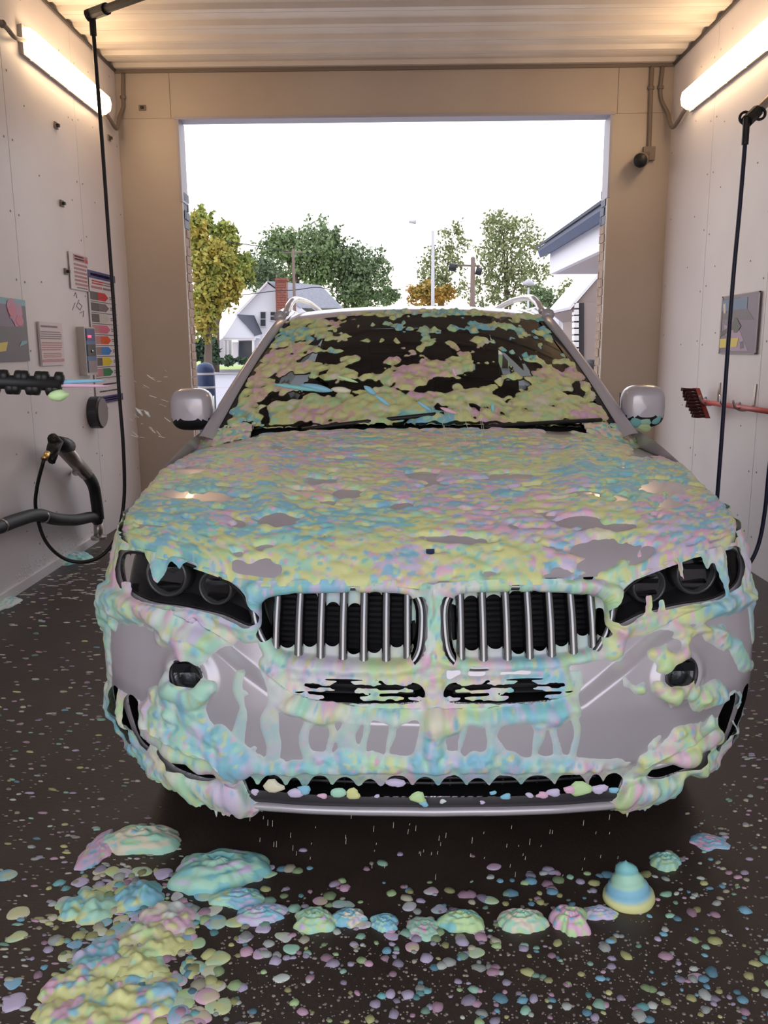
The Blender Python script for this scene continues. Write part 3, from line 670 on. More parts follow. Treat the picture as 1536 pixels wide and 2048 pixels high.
# ================================================================== FOAM ON THE CAR
PAL = {k: np.array(srgb(*c)) for k, c in dict(yellow=(234, 236, 166), blue=(150, 210, 236), pink=(242, 196, 222), mint=(186, 236, 212), lilac=(220, 208, 238), cream=(238, 232, 206), peach=(240, 208, 190), teal=(146, 216, 218), green=(206, 238, 176), white=(230, 238, 232)).items()}
def smooth2(A, k=2):
    A = A.copy()
    for _ in range(k): A[1:-1, 1:-1] = (A[1:-1, 1:-1]*4+A[:-2, 1:-1]+A[2:, 1:-1]+A[1:-1, :-2]+A[1:-1, 2:])/8
    return A
class Foam:
    def __init__(s, P, da, db, base):
        s.P = P; s.n, s.m = P.shape[:2]; s.da, s.db = da, db
        s.H = np.zeros((s.n, s.m)); s.C = np.zeros((s.n, s.m, 3))+base
        jj, ii = np.meshgrid(np.arange(s.m)*da, np.arange(s.n)*db)
        s.ii, s.jj = ii, jj
        s.W1 = fbm(jj*38, ii*38, 5, 3)-.5; s.W2 = fbm(jj*90, ii*90, 9, 2)-.5
    def splat(s, b, a, ra, rb, ang, h, col, soft=.25, warp=.8, keepH=.62, alpha=1.0):
        """blob centred at surface metres (b along rows, a along columns)"""
        R = max(ra, rb)*1.35
        i0, i1 = max(0, int((b-R)/s.db)), min(s.n, int((b+R)/s.db)+2); j0, j1 = max(0, int((a-R)/s.da)), min(s.m, int((a+R)/s.da)+2)
        if i1 <= i0 or j1 <= j0: return
        sl_ = (slice(i0, i1), slice(j0, j1)); dx = s.jj[sl_]-a; dy = s.ii[sl_]-b
        c, n_ = math.cos(ang), math.sin(ang); u = (dx*c+dy*n_)/ra; v = (-dx*n_+dy*c)/rb
        r = np.sqrt(u*u+v*v)+warp*s.W1[sl_]+.35*s.W2[sl_]
        p = np.sqrt(np.clip(1-r*r, 0, 1)); w = alpha*sstep(0, soft, 1-r)
        Hn = s.H[sl_]*keepH+h*p
        s.H[sl_] = np.where(r < 1, np.maximum(Hn, s.H[sl_]*.9), s.H[sl_])
        s.C[sl_] = s.C[sl_]*(1-w[..., None])+col*w[..., None]
    def blur(s, k=1):
        for _ in range(k):
            for A in (s.H,):
                A[1:-1, 1:-1] = (A[1:-1, 1:-1]*4+A[:-2, 1:-1]+A[2:, 1:-1]+A[1:-1, :-2]+A[1:-1, 2:])/8
    def build(s, name, parent, amount=None, thr=.0020, base=-.005, void=None):
        H = s.H if amount is None else s.H*amount
        N = normals(s.P); k_ = 2 if getattr(s, 'flat', False) else 1
        if (N[s.n//2, s.m//2, k_] > 0) == (k_ == 1): N = -N
        H = H.copy()
        for _ in range(2): H[1:-1, 1:-1] = (H[1:-1, 1:-1]*4+H[:-2, 1:-1]+H[2:, 1:-1]+H[1:-1, :-2]+H[1:-1, 2:])/8
        P = s.P+N*np.clip(np.where(H > thr, (H-thr)*1.25, (H-thr)*2.0), base, 1)[..., None]
        g = (H-thr*.25)/.004
        if void is not None:
            g = np.minimum(g, (.5-void)); P = np.where((void > .02)[..., None], s.P+N*np.maximum(H, .002)[..., None], P)
        o = clip_obj(name, P, g, 'foam', parent, s.C)
        o['kind'] = 'stuff'; return o
def bare(U, V, spots, nz, soft=.35):
    """1 where foam stays, 0 in bare spots (ellipses on the picture of the surface)"""
    A = np.ones_like(U)
    for (cu, cv, ru, rv) in spots:
        r = np.sqrt(((U-cu)/(ru*1.3))**2+((V-cv)/(rv*1.3))**2)+nz
        A = np.minimum(A, sstep(1-soft, 1.0+soft*.3, r))
    return A
def pick(names, w=None): return PAL[names[int(RNG.choice(len(names), p=w))]]
# ---- hood
_xa = np.abs(PH[0, :, 0]-CX); _qa = np.interp(_xa, EX, _q)*np.sign(aa)
PHX = np.concatenate([np.stack([skin(_qa, ztop(_qa)-d_)+np.array([0, -.002, 0]) for d_ in (.014, .009, .004)], 0), PH], 0); NBX = NB+3
fh = Foam(PHX, 1.8/NA, 1.2/NB, PAL['yellow']*.95)
Ln = 1.2; Wd = 1.8
for k in range(15000):
    b = RNG.random()*Ln; a = RNG.random()*Wd
    t = b/Ln; big = RNG.random()
    r = .009+.017*big**2.4
    cn = vnoise(a*4.5, b*5.5, 11); cn2 = vnoise(a*3.2, b*4.2, 23)
    if cn < .27: col = pick(['blue', 'mint', 'teal', 'yellow', 'blue'])
    elif cn < .54: col = pick(['yellow', 'green', 'yellow', 'mint', 'yellow', 'cream'])
    elif cn < .70: col = pick(['yellow', 'cream', 'yellow', 'pink', 'green'])
    else: col = pick(['pink', 'peach', 'yellow', 'lilac', 'blue'])
    if cn2 > .66: col = pick(['pink', 'lilac', 'blue', 'yellow'])
    if t > .72 and RNG.random() < .45: col = pick(['peach', 'cream', 'yellow', 'teal'])
    fh.splat(b, a, r*(1.5+RNG.random()), r*(.8+.4*RNG.random()), RNG.normal(0, .35), .0030+.0042*big*(1-.4*t), col, soft=.3, alpha=.9)
for k in range(5200):
    t = RNG.random(); fh.splat(t*Ln, RNG.random()*Wd, .006+.008*RNG.random(), .004+.004*RNG.random(), RNG.normal(0, .35), .0, pick(['blue', 'pink', 'yellow', 'yellow', 'teal', 'lilac', 'green', 'mint']), soft=.4, keepH=1.0, alpha=.8)
fh.blur(2)
Uh, Vh = proj(PHX.reshape(-1, 3)); Uh = Uh.reshape(NBX, NA); Vh = Vh.reshape(NBX, NA)
nzh = (fbm(fh.jj*26, fh.ii*26, 41, 3)-.5)*1.1
hb = bare(Uh, Vh, [(488, 881, 26, 4), (545, 896, 22, 5), (505, 873, 16, 3), (1020, 896, 14, 3), (1070, 893, 10, 3), (1110, 900, 20, 4), (562, 1040, 34, 11), (1225, 1100, 85, 18), (1190, 1132, 40, 14), (905, 1082, 66, 8), (425, 992, 36, 11), (690, 988, 34, 9), (800, 1015, 26, 7), (1330, 975, 46, 13), (1160, 1045, 60, 12), (850, 955, 26, 8), (520, 1140, 46, 22), (1025, 955, 40, 6), (640, 965, 30, 6), (345, 990, 30, 8), (1120, 870, 36, 8), (450, 885, 40, 14), (1340, 1010, 30, 10), (1240, 1055, 40, 8), (380, 940, 26, 10), (1290, 905, 30, 12)], nzh)
hn = fbm(fh.jj*13, fh.ii*34, 57, 3)
hb *= sstep(.285, .33, hn)
hb *= 1-sstep(.975, 1.0, np.abs(np.repeat(aa[None, :], NBX, 0)))*.5
# a chip of the dark blue emblem shows through
hb *= sstep(.9, 1.2, np.sqrt(((Uh-861)/8)**2+((Vh-1106)/6)**2)+nzh*.2)
fh.build('foam', hood, hb)
MB().obox((ec[0]-.002, ec[1]+.004, ec[2]+.002), (.011, .002, 0), (0, .006, .004), (0, -.002, .003)).build('emblem_enamel', 'navy', hood)
# ---- windscreen and roof edge
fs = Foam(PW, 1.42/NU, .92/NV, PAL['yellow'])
for k in range(7500):
    b = RNG.random()*.92; a = RNG.random()*1.42; big = RNG.random()
    r = .008+.013*big**1.8; cn = vnoise(a*5, b*7, 71)
    col = pick(['teal', 'blue', 'mint', 'green', 'yellow']) if cn < .40 else (pick(['yellow', 'cream', 'green', 'yellow', 'yellow']) if cn < .66 else pick(['peach', 'pink', 'peach', 'yellow', 'yellow']))
    fs.splat(b, a, r*(1.1+.5*RNG.random()), r, RNG.normal(0, .5), .003+.007*big, col, soft=.25)
fs.blur(1); fs.C *= .62+.25*sstep(.003, .010, fs.H)[..., None]       # screen's shade put into the foam colour, deepest where thin over dark glass
Us, Vs = proj(PW.reshape(-1, 3)); Us = Us.reshape(NV, NU); Vs = Vs.reshape(NV, NU)
nzs = (fbm(fs.jj*30, fs.ii*30, 81, 3)-.5)*1.5
sb = bare(Us, Vs, [(645, 715, 55, 12), (720, 698, 65, 16), (735, 732, 30, 14), (590, 760, 40, 12), (560, 795, 45, 10), (700, 770, 60, 9), (760, 668, 60, 16), (700, 660, 36, 12), (740, 640, 60, 8),
                    (850, 645, 60, 12), (960, 640, 70, 10), (1060, 648, 30, 8), (900, 672, 55, 12), (1000, 672, 45, 16), (1040, 690, 55, 18), (1100, 700, 30, 22), (880, 700, 30, 16), (820, 680, 26, 20), (990, 712, 46, 16), (960, 760, 38, 18),
                    (1020, 775, 36, 16), (990, 735, 30, 12), (820, 720, 26, 10), (850, 780, 40, 9), (900, 765, 40, 8), (790, 705, 30, 10), (655, 690, 24, 10), (1050, 735, 26, 12), (640, 780, 40, 10), (1120, 735, 14, 10), (930, 690, 20, 12), (780, 690, 24, 10)], nzs, .25)
edge = np.abs(Ug); sb *= 1-sstep(.955, .985, edge+.05*nzs)*(Vg < .98)
lw = Vg < .10
sb *= 1-(sstep(.035, .0, np.abs(Vg-.012+.03*nzs))*((Us < 690) | (Us > 830)))
sn = fbm(fs.jj*16, fs.ii*18, 95, 3); sb *= sstep(.29, .34, sn)
sb *= np.where(Vg > .99, sstep(.0, .35, (Us-680)/400+nzs*.35)*(1-sstep(1.035, 1.06, Vg+.04*nzs)), 1)
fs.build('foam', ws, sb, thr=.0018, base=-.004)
# ---- nose, fenders
ff = np.abs(qcol) < 1.30; PF0 = skin(Qg, Zg)[:, ff]; QF = Qg[:, ff]; ZF = Zg[:, ff]; XF = np.interp(np.abs(QF), QS, PLX)
fn = Foam(PF0, .005, .0042, PAL['mint'])
HQf = {k: pin(v, np.abs(QF), ZF) for k, v in HQ.items()}
Uf, Vf = proj(PF0.reshape(-1, 3)); Uf = Uf.reshape(QF.shape); Vf = Vf.reshape(QF.shape)
Wd, Ht = fn.m*.005, NR*.0042
for k in range(6200):
    b = RNG.random()*Ht; a = RNG.random()*Wd; big = RNG.random(); r = .010+.020*big**2
    cn = vnoise(a*7, b*7, 33); cn2 = vnoise(a*5, b*5, 44)
    names = ['mint', 'mint', 'white', 'blue'] if cn < .42 else (['green', 'yellow', 'white', 'mint'] if cn < .60 else ['lilac', 'pink', 'white', 'cream'])
    if cn2 > .70: names = ['blue', 'blue', 'lilac', 'teal']
    if cn2 < .25: names = ['yellow', 'pink', 'green']
    fn.splat(b, a, r*(.8+.4*RNG.random()), r*(1.2+1.2*RNG.random()), RNG.normal(0, .3), .004+.008*big, pick(names), soft=.8, warp=.6, keepH=.62, alpha=.8)
fn.blur(2)
nzf = (fbm(fn.jj*24, fn.ii*24, 61, 3)-.5)*.9
spots = [(270, 1325, 64, 75), (235, 1290, 24, 40), (470, 1345, 60, 45), (540, 1385, 62, 34), (520, 1440, 75, 50), (455, 1275, 40, 26), (500, 1300, 50, 34), (450, 1420, 34, 40), (590, 1480, 80, 42),
         (1240, 1310, 60, 40), (1290, 1280, 50, 24), (1225, 1400, 70, 45), (1250, 1450, 80, 50), (1300, 1270, 60, 22), (1380, 1240, 70, 14), (1440, 1340, 62, 55), (1480, 1250, 30, 40), (1190, 1470, 80, 48), (1300, 1420, 40, 40), (1420, 1290, 50, 24), (1255, 1500, 50, 40), (1380, 1430, 40, 26), (1490, 1310, 24, 30), (1505, 1420, 14, 40),
         (700, 1470, 70, 34), (800, 1480, 60, 34), (945, 1480, 46, 34), (1040, 1480, 60, 34), (1110, 1480, 60, 34), (640, 1475, 60, 30), (420, 1245, 24, 12), (960, 1345, 90, 7), (880, 1348, 36, 10), (1150, 1300, 40, 16), (1195, 1345, 46, 26), (1350, 1290, 20, 16), (1310, 1370, 30, 20), (1450, 1420, 30, 20), (1502, 1330, 24, 110), (1500, 1440, 26, 60), (1420, 1560, 60, 16), (1330, 1545, 30, 20), (1400, 1350, 30, 40), (1275, 1340, 30, 40)]
am = bare(Uf, Vf, spots, nzf)
# vertical dribbles over the bare middle of the bumper
drip = np.zeros_like(am)
for (u0, w_) in ((545, 22), (612, 14), (700, 24), (730, 10), (780, 12), (855, 26), (880, 10), (925, 8), (990, 22), (1075, 16), (1110, 10), (1150, 14), (480, 16), (660, 8)):
    drip = np.maximum(drip, np.exp(-((Uf-u0+5*np.sin(Vf/17+u0))/w_)**2)*(.40+.5*vnoise(Vf/30+u0, Uf/40, 3)))
mid = (Vf > 1340) & (Vf < 1560) & (Uf > 430) & (Uf < 1260)
drip_h = np.where(mid & (am < .5), np.clip((drip-.30)*.030, 0, .0050), 0)
# thick swags: under headlamps, along the blade, the lower lobes
def swag(pts, w, amp):
    p = np.asarray(pts, float); d_ = np.full(Uf.shape, 1e9)
    for (ax, ay), (bx, by) in zip(p[:-1], p[1:]):
        ex, ey = bx-ax, by-ay; t = np.clip(((Uf-ax)*ex+(Vf-ay)*ey)/(ex*ex+ey*ey), 0, 1); d_ = np.minimum(d_, np.hypot(Uf-ax-t*ex, Vf-ay-t*ey))
    return amp*np.sqrt(np.clip(1-(d_/(w*(1+.7*nzf)))**2, 0, 1))
extra = np.zeros_like(am)
for pts, w, amp in ([(205, 1190), (260, 1215), (330, 1232), (400, 1240), (470, 1238), (500, 1262)], 25, .032), ([(335, 1275), (400, 1290), (450, 1270)], 24, .022), ([(210, 1390), (260, 1420), (330, 1440)], 26, .024), ([(300, 1450), (380, 1490), (450, 1525)], 22, .026), \
        ([(225, 1490), (300, 1540), (380, 1560)], 26, .022), ([(400, 1590), (450, 1600), (485, 1590)], 40, .03), ([(1245, 1585), (1290, 1590), (1330, 1575)], 28, .02), ([(1245, 1262), (1330, 1236), (1400, 1228), (1480, 1205)], 18, .020), ([(1290, 1520), (1360, 1490), (1430, 1465), (1455, 1450)], 12, .018), ([(1385, 1520), (1430, 1540)], 22, .018), \
        ([(1420, 1270), (1470, 1290), (1490, 1330)], 16, .014), ([(1395, 1400), (1430, 1380)], 22, .016), ([(440, 1480), (480, 1530)], 30, .022), ([(500, 1540), (700, 1526), (860, 1524), (1000, 1524), (1240, 1526)], 13, .005), ([(1150, 1180), (1225, 1190), (1240, 1240), (1225, 1300)], 22, .03), ([(870, 1180), (868, 1250), (865, 1330)], 30, .02), \
        ([(510, 1180), (520, 1250), (545, 1320)], 16, .018), ([(530, 1325), (680, 1338), (830, 1335)], 14, .014), ([(900, 1330), (1050, 1330), (1200, 1310)], 12, .012), ([(560, 1350), (600, 1410), (680, 1420)], 26, .014), ([(215, 1200), (205, 1300), (215, 1400), (245, 1490)], 14, .022), ([(1500, 1210), (1512, 1300)], 6, .01), ([(870, 1370), (868, 1440), (866, 1530)], 18, .012), \
        ([(1315, 1374), (1345, 1390), (1375, 1370)], 15, .016), ([(352, 1376), (388, 1394), (422, 1374)], 16, .018):
    sg_ = swag(pts, w, amp); extra = np.maximum(extra, sg_)
fn.H = np.maximum(fn.H*am*.85, drip_h)+extra*.75*(.75+.5*fbm(fn.jj*40, fn.ii*40, 12, 2))
# openings stay open, except where foam bridges them
def capsule(x, z, cx, z0, z1, r): return np.hypot(x-cx, z-np.clip(z, z0+r, z1-r))-r
open_ = np.zeros_like(am)
hz_bot = [.752, .728, .735, .728, .722, .716, .724, .745]; hz_top = [.862, .872, .868, .845, .842, .872, .876, .80]
hz_botR = [.75, .728, .722, .716, .716, .724, .742, .755]; hz_topR = [.84, .860, .862, .870, .872, .872, .864, .82]
sg2 = np.sign(QF)
for sgn, bots, tops in ((-1, hz_bot, hz_top), (1, hz_botR, hz_topR)):
    bx = sorted(BARPOS[sgn]); gaps = [(.034, bx[0])]+list(zip(bx[:-1], bx[1:]))+[(bx[-1], .468)]
    if sgn == -1: bots, tops = bots[::-1], tops[::-1]
    for (a, b), z0, z1 in zip(gaps, bots, tops):
        w_ = (b-a-.012)*.46
        d_ = capsule(XF, ZF, (a+b)/2+RNG.normal(0, .001), z0+RNG.normal(0, .004), z1, w_)+nzf*.006
        open_ = np.maximum(open_, (sg2 == sgn)*sstep(.004, -.004, d_))
# foam hugging the bars stands behind their fronts
kin = sstep(.0, -.02, HQf['KID']); fn.H = np.where(HQf['KID'] < 0, np.minimum(fn.H, .012)*(1-kin)+kin*.004, fn.H)
PF = PF0+np.array([0, .030, 0])*sstep(.0, -.015, HQf['KID'])[..., None]; fn.P = PF
hd = HQf['HEAD']+nzf*.012                                  # headlamps: foam fringe reaches in from above and below
fringe = sstep(.012, -.002, hd-.002)
tap = lambda u0, v0, v1, w, lean=0.: np.abs(Uf-u0-lean*(Vf-v0)+6*nzf) < w*np.clip(1-(Vf-v0)/(v1-v0), 0, 1.2)*((Vf-v0)/(v1-v0) < 1)
strands = tap(330, 1100, 1170, 34, -.15) | tap(365, 1110, 1140, 26) | tap(1425, 1090, 1215, 17, .22) | tap(1345, 1100, 1165, 12, .25) | tap(1410, 1085, 1140, 34) | (np.abs(Uf-1292+8*nzf) < 8)*(Vf > 1192) | (np.abs(Uf-1318) < 5)*(Vf > 1200) | (np.abs(Uf-262) < 8)*(Vf > 1165)
open_ = np.maximum(open_, fringe*(1-smooth2(strands*1.0)))
open_ = np.maximum(open_, sstep(.006, -.002, HQf['FOG']+.004*nzf)*sstep(.628, .636, ZF-.012*nzf))
sl_n = fbm(XF*26, ZF*34, 77, 3)+.35*(np.abs(np.sin((ZF-.61)*165))-.5)
slot_open = sstep(.70, .60, sl_n)*sstep(.003, -.003, HQf['SLOT']); open_ = np.maximum(open_, slot_open)
# lower intake: scalloped fringe
sc_ = np.full_like(am, 9.0)
cu = [495, 545, 590, 640, 690, 740, 795, 850, 905, 955, 1010, 1075, 1140, 1190, 1225]; ru = [24, 30, 18, 28, 30, 24, 34, 30, 32, 28, 38, 40, 36, 18, 26]; tp = [1537, 1535, 1541, 1536, 1540, 1544, 1536, 1540, 1537, 1542, 1537, 1536, 1530, 1534, 1532]
for a, r, t_ in zip(cu, ru, tp): sc_ = np.minimum(sc_, np.hypot((Uf-a)/(r*.86), np.clip(t_+40-Vf, 0, 99)/32.))
open_ = np.maximum(open_, sstep(1.10, .90, sc_-.6*sstep(1562, 1578, Vf))*(ZF < .43)*sstep(.008, -.004, HQf['INT'])*(np.abs(QF) < .54))
open_ = np.maximum(open_, sstep(.349, .341, ZF)*sstep(.505, .495, np.abs(QF)))
open_ = np.maximum(open_, sstep(.009, .005, np.abs(HQf['KID']))*(XF < .052)*(ZF < .865))
for k in ('SV1', 'SV2', 'SH'): open_ = np.maximum(open_, sstep(.008, -.002, HQf[k]+.016*nzf))
fn.H = np.where((HQf['INT'] < .01) & (np.abs(QF) < .56), np.minimum(np.maximum(fn.H, .005), .008), fn.H)
for k in range(2200):                                   # fine bright specks
    fn.splat(RNG.random()*Ht, RNG.random()*Wd, .004+.005*RNG.random(), .005+.009*RNG.random(), RNG.normal(0, .4), .0, pick(['blue', 'pink', 'yellow', 'lilac', 'yellow', 'teal', 'blue'])*.93, soft=.5, warp=.5, keepH=1.0, alpha=.75)
film = sstep(.0015, .011, fn.H)[..., None]; fn.C = np.array(srgb(206, 214, 212))*(1-film)*.9+fn.C*.1*(1-film)+fn.C*film       # thin film is paler than thick foam
fn.H *= 1-sstep(1.18, 1.28, np.abs(QF)+.06*nzf)
fn.build('foam', bumper, None, thr=.0022, void=open_)
# drips hanging from the lower lobes
dr = MB()
for u, v, L_ in ((432, 1622, .03), (458, 1628, .02), (1255, 1622, .03), (1290, 1622, .012), (1045, 1620, .02), (600, 1618, .01), (730, 1622, .012), (540, 1612, .01), (885, 1622, .012), (400, 1614, .012), (1240, 1618, .014)):
    x_ = abs(at(u, v, y=CY+.05)[0]-CX); p = at(u, v-8, y=CY+np.interp(x_, _px, _py)+.035); dr.tube([p+[0, .01, .02], p, p-[0, 0, L_*.6], p-[0, 0, L_]], [.009, .007, .004, .001], 7)
o = dr.build('foam_drips', 'foam', bumper, True); o['kind'] = 'stuff'
ca = o.data.color_attributes.new('Col', 'FLOAT_COLOR', 'POINT'); ca.data.foreach_set('color', np.tile(np.append(PAL['white'], 1).astype(np.float32), len(o.data.vertices)))
# blobs of foam sitting on the dark valance and lip
vb = [(550, 1572, 18, 'cream'), (590, 1585, 14, 'lilac'), (610, 1580, 12, 'blue'), (645, 1592, 8, 'pink'), (678, 1584, 14, 'mint'), (708, 1588, 14, 'yellow'), (790, 1567, 14, 'lilac'), (836, 1595, 15, 'green'), (848, 1608, 8, 'blue'), (985, 1586, 6, 'blue'), (1012, 1593, 9, 'blue'), (1058, 1591, 7, 'lilac'), (1085, 1590, 10, 'pink'), (1108, 1585, 12, 'lilac'), (1140, 1580, 11, 'pink'), (1165, 1578, 20, 'green'), (1198, 1580, 14, 'lilac'), (1228, 1581, 9, 'blue'), (510, 1585, 8, 'lilac'), (885, 1603, 6, 'white'), (965, 1605, 5, 'lilac'), (755, 1592, 5, 'lilac')]
for i, (u, v, r, c) in enumerate(vb):
    V, Fc = lump(300+i, 12, 5, .4, .5); p = at(u, v, y=CY-.012+.04*(abs(u-865)/380)**2); s_ = r*.00125
    W_ = np.stack([V[:, 0]*s_*1.25, -V[:, 2]*s_, V[:, 1]*s_*.8], 1)+p; obj('foam_dab', W_, [f[::-1] for f in Fc], 'foam', bumper, True, np.tile(PAL[c], (len(W_), 1)))
# painted corners between hood, screen and pillar, foamed like the hood
for sgn in (-1, 1):
    av = np.linspace(.74, 1.0, 40); He = np.stack([np.interp(sgn*av, aa, PH[-1, :, k]) for k in range(3)], -1)
    xo = np.abs(He[:, 0]-CX)
    tgt = np.stack([CX+sgn*np.linspace(.66, .885, 40), CY+np.linspace(1.46, 1.62, 40), np.linspace(1.207, 1.215, 40)], -1)
    t_ = np.linspace(0, 1, 34)[:, None, None]; G = He[None]*(1-t_)+tgt[None]*t_; G[..., 2] += .012*np.sin(np.pi*t_[..., 0])-.004
    cr = grid_obj('cowl_corner', G[::3, ::3], np.ones((11, 13), bool), 'paint', car)
    fc = Foam(G, .006, .006, PAL['cream'])
    for k in range(260): fc.splat(RNG.random()*.2, RNG.random()*.24, .009+.012*RNG.random(), .007+.007*RNG.random(), RNG.normal(0, .4), .004+.004*RNG.random(), pick(['yellow', 'cream', 'peach', 'teal', 'green', 'pink']), soft=.3)
    fc.build('foam', cr, sstep(.26, .36, fbm(fc.jj*18, fc.ii*18, 7, 3)))
# ================================================================== FIXTURES ON THE WALLS
def lamp(X, sgn, a, b, lab):
    """wall strip light: a, b picture points of the near and far ends of the diffuser"""
    off = .075; p, q = at(*a, x=X+sgn*off), at(*b, x=X+sgn*off); z = (p[2]+q[2])/2; y0, y1 = min(p[1], q[1]), max(p[1], q[1])
    xw = X+sgn*.012
    L_ = empty('strip_light', (xw, (y0+y1)/2, z-.09), lab, 'light', 'strip lights high on the side walls')
    prof_ = [(0, -.085), (.03, -.09), (.03, .09), (0, .085)]
    MB().prism([(xw+sgn*c, y0-.01, z+h) for c, h in prof_], (0, y1-y0+.02, 0)).build('base', 'lamp_base', L_)
    rings = []
    for y, k in ((y0, .80), (y0+.03, 1), (y1-.03, 1), (y1, .80)):
        rings.append([(xw+sgn*(.03+c*k), y, z+h*k) for c, h in ((0, -.082), (.035, -.078), (.075, -.05), (.085, 0), (.075, .05), (.035, .078), (0, .082))])
    G = np.array(rings); grid = [(i*7+j, i*7+j+1, (i+1)*7+j+1, (i+1)*7+j) for i in range(3) for j in range(6)]+[tuple(range(6, -1, -1)), tuple(range(21, 28))]
    obj('diffuser', G.reshape(-1, 3), grid, 'lamp', L_, True)
    for k in range(5):
        y = y0+.1+(y1-y0-.2)*k/4
        for s_ in (-1, 1): MB().box((xw+sgn*.025-.006, y-.012, z+s_*.088-.006), (xw+sgn*.025+.006, y+.012, z+s_*.088+.006)).build('clip', 'steel', L_)
    return y0, y1, z
ll = lamp(XL, 1, (58, 92), (212, 200), 'glowing strip light on the left wall above the hose')
lr = lamp(XR, -1, (1540, 68), (1372, 192), 'glowing strip light on the right wall near the camera pipe')
def pipe(name, pts, r, m, lab, cat, grp=None, clips=(), k=8):
    o = MB().tube(crom(pts, k), r, 10).build(name, m, None, True); tag(o, lab, cat, grp)
    for c, n_ in clips: MB().lathe([(r*1.5, -.012), (r*1.7, 0), (r*1.5, .012)], c, n_, 12).build('coupling', m, o)
    return o
yw = YF-.02
e1 = np.array([XL+.05, ll[1], ll[2]])
a_ = at(246, 148, y=yw); b_ = at(246, 195, y=yw)
pipe('conduit', [e1+[0, -.01, -.02], e1+[0, .15, -.07], [XL+.06, YF-.20, ll[2]-.11], at(238, 236, y=yw-.06), at(246, 215, y=yw), b_, [a_[0], yw, ZC-.03]], .016, 'conduit', 'brown conduit curving up the far corner from left strip light', 'conduit', None, [(b_, (0, 0, 1))])
pipe('conduit', [[XL+.05, ll[0]+.01, ll[2]], WL(30, 75, .05), WL(5, 48, .05), WL(-60, 0, .05)], .014, 'conduit', 'dark conduit leaving near end of left strip light', 'conduit', None, [(WL(5, 48, .05), (0, -1, .6))])
e2 = np.array([XR-.05, lr[1], lr[2]])
a_ = at(1325, 140, y=yw); b_ = at(1321, 175, y=yw)
pipe('conduit', [e2+[0, -.01, -.02], e2+[0, .12, -.06], [XR-.06, YF-.20, lr[2]-.12], at(1335, 225, y=yw-.05), at(1323, 200, y=yw), b_, [a_[0], yw, ZC-.03]], .016, 'conduit', 'brown conduit bending from right strip light up to ceiling', 'conduit', None, [(b_, (0, 0, 1))])
a_ = at(1304, 135, y=yw); b_ = at(1302, 176, y=yw); c_ = at(1298, 300, y=yw)
pipe('conduit', [[a_[0], yw, ZC-.03], b_, at(1300, 240, y=yw), c_], .018, 'conduit', 'straight vertical conduit running down to the security camera', 'conduit', None, [(b_, (0, 0, 1))])
cp = at(1282, 320, y=YF-.14)
sc_o = empty('security_camera', (cp[0]+.06, YF, cp[2]-.06), 'small bullet security camera on the far wall below its conduit', 'camera')
ax = np.array([-.35, -1, -.25]); ax /= np.linalg.norm(ax)
MB().lathe([(.0, -.11), (.055, -.11), (.062, -.09), (.062, .07), (.052, .085)], cp, ax, 20).build('housing', 'conduit', sc_o, True)
MB().lathe([(.058, .07), (.056, .088), (0, .090)], cp, ax, 20).build('lens', 'black_plastic', sc_o, True)
MB().tube([cp-ax*.08, (c_[0], YF-.02, c_[2]-.02)], .02, 8).build('arm', 'conduit', sc_o)
MB().obox((c_[0], YF-.02, c_[2]-.03), (.05, 0, 0), (0, .02, 0), (0, 0, .055)).build('mount', 'conduit', sc_o)
# little stand-off brackets on the left and far walls
def bracket(p, n_, lab):
    o = empty('wall_bracket', p, lab, 'bracket', 'small brackets on the bay walls'); n_ = np.asarray(n_, float); t_ = np.array([n_[1], -n_[0], 0])
    MB().obox(p+n_*.008, t_*.03, n_*.004, (0, 0, .022)).build('plate', 'conduit', o); MB().obox(p+n_*.02, t_*.012, n_*.012, (0, 0, .010)).build('clip', 'black_plastic', o)
bracket(WL(110, 251, .012), (1, 0, 0), 'small dark bracket on left wall below the strip light')
bracket(WL(122, 407, .012), (1, 0, 0), 'small dark bracket midway down the left wall')
bracket(WL(131, 543, .012), (1, 0, 0), 'small dark bracket at the edge of the red notice')
bracket(WL(217, 276, .012), (1, 0, 0), 'small bracket at far end of left wall under the conduit')
bracket(at(285, 216, y=YF), (0, -1, 0), 'small bracket on far wall left of the opening')
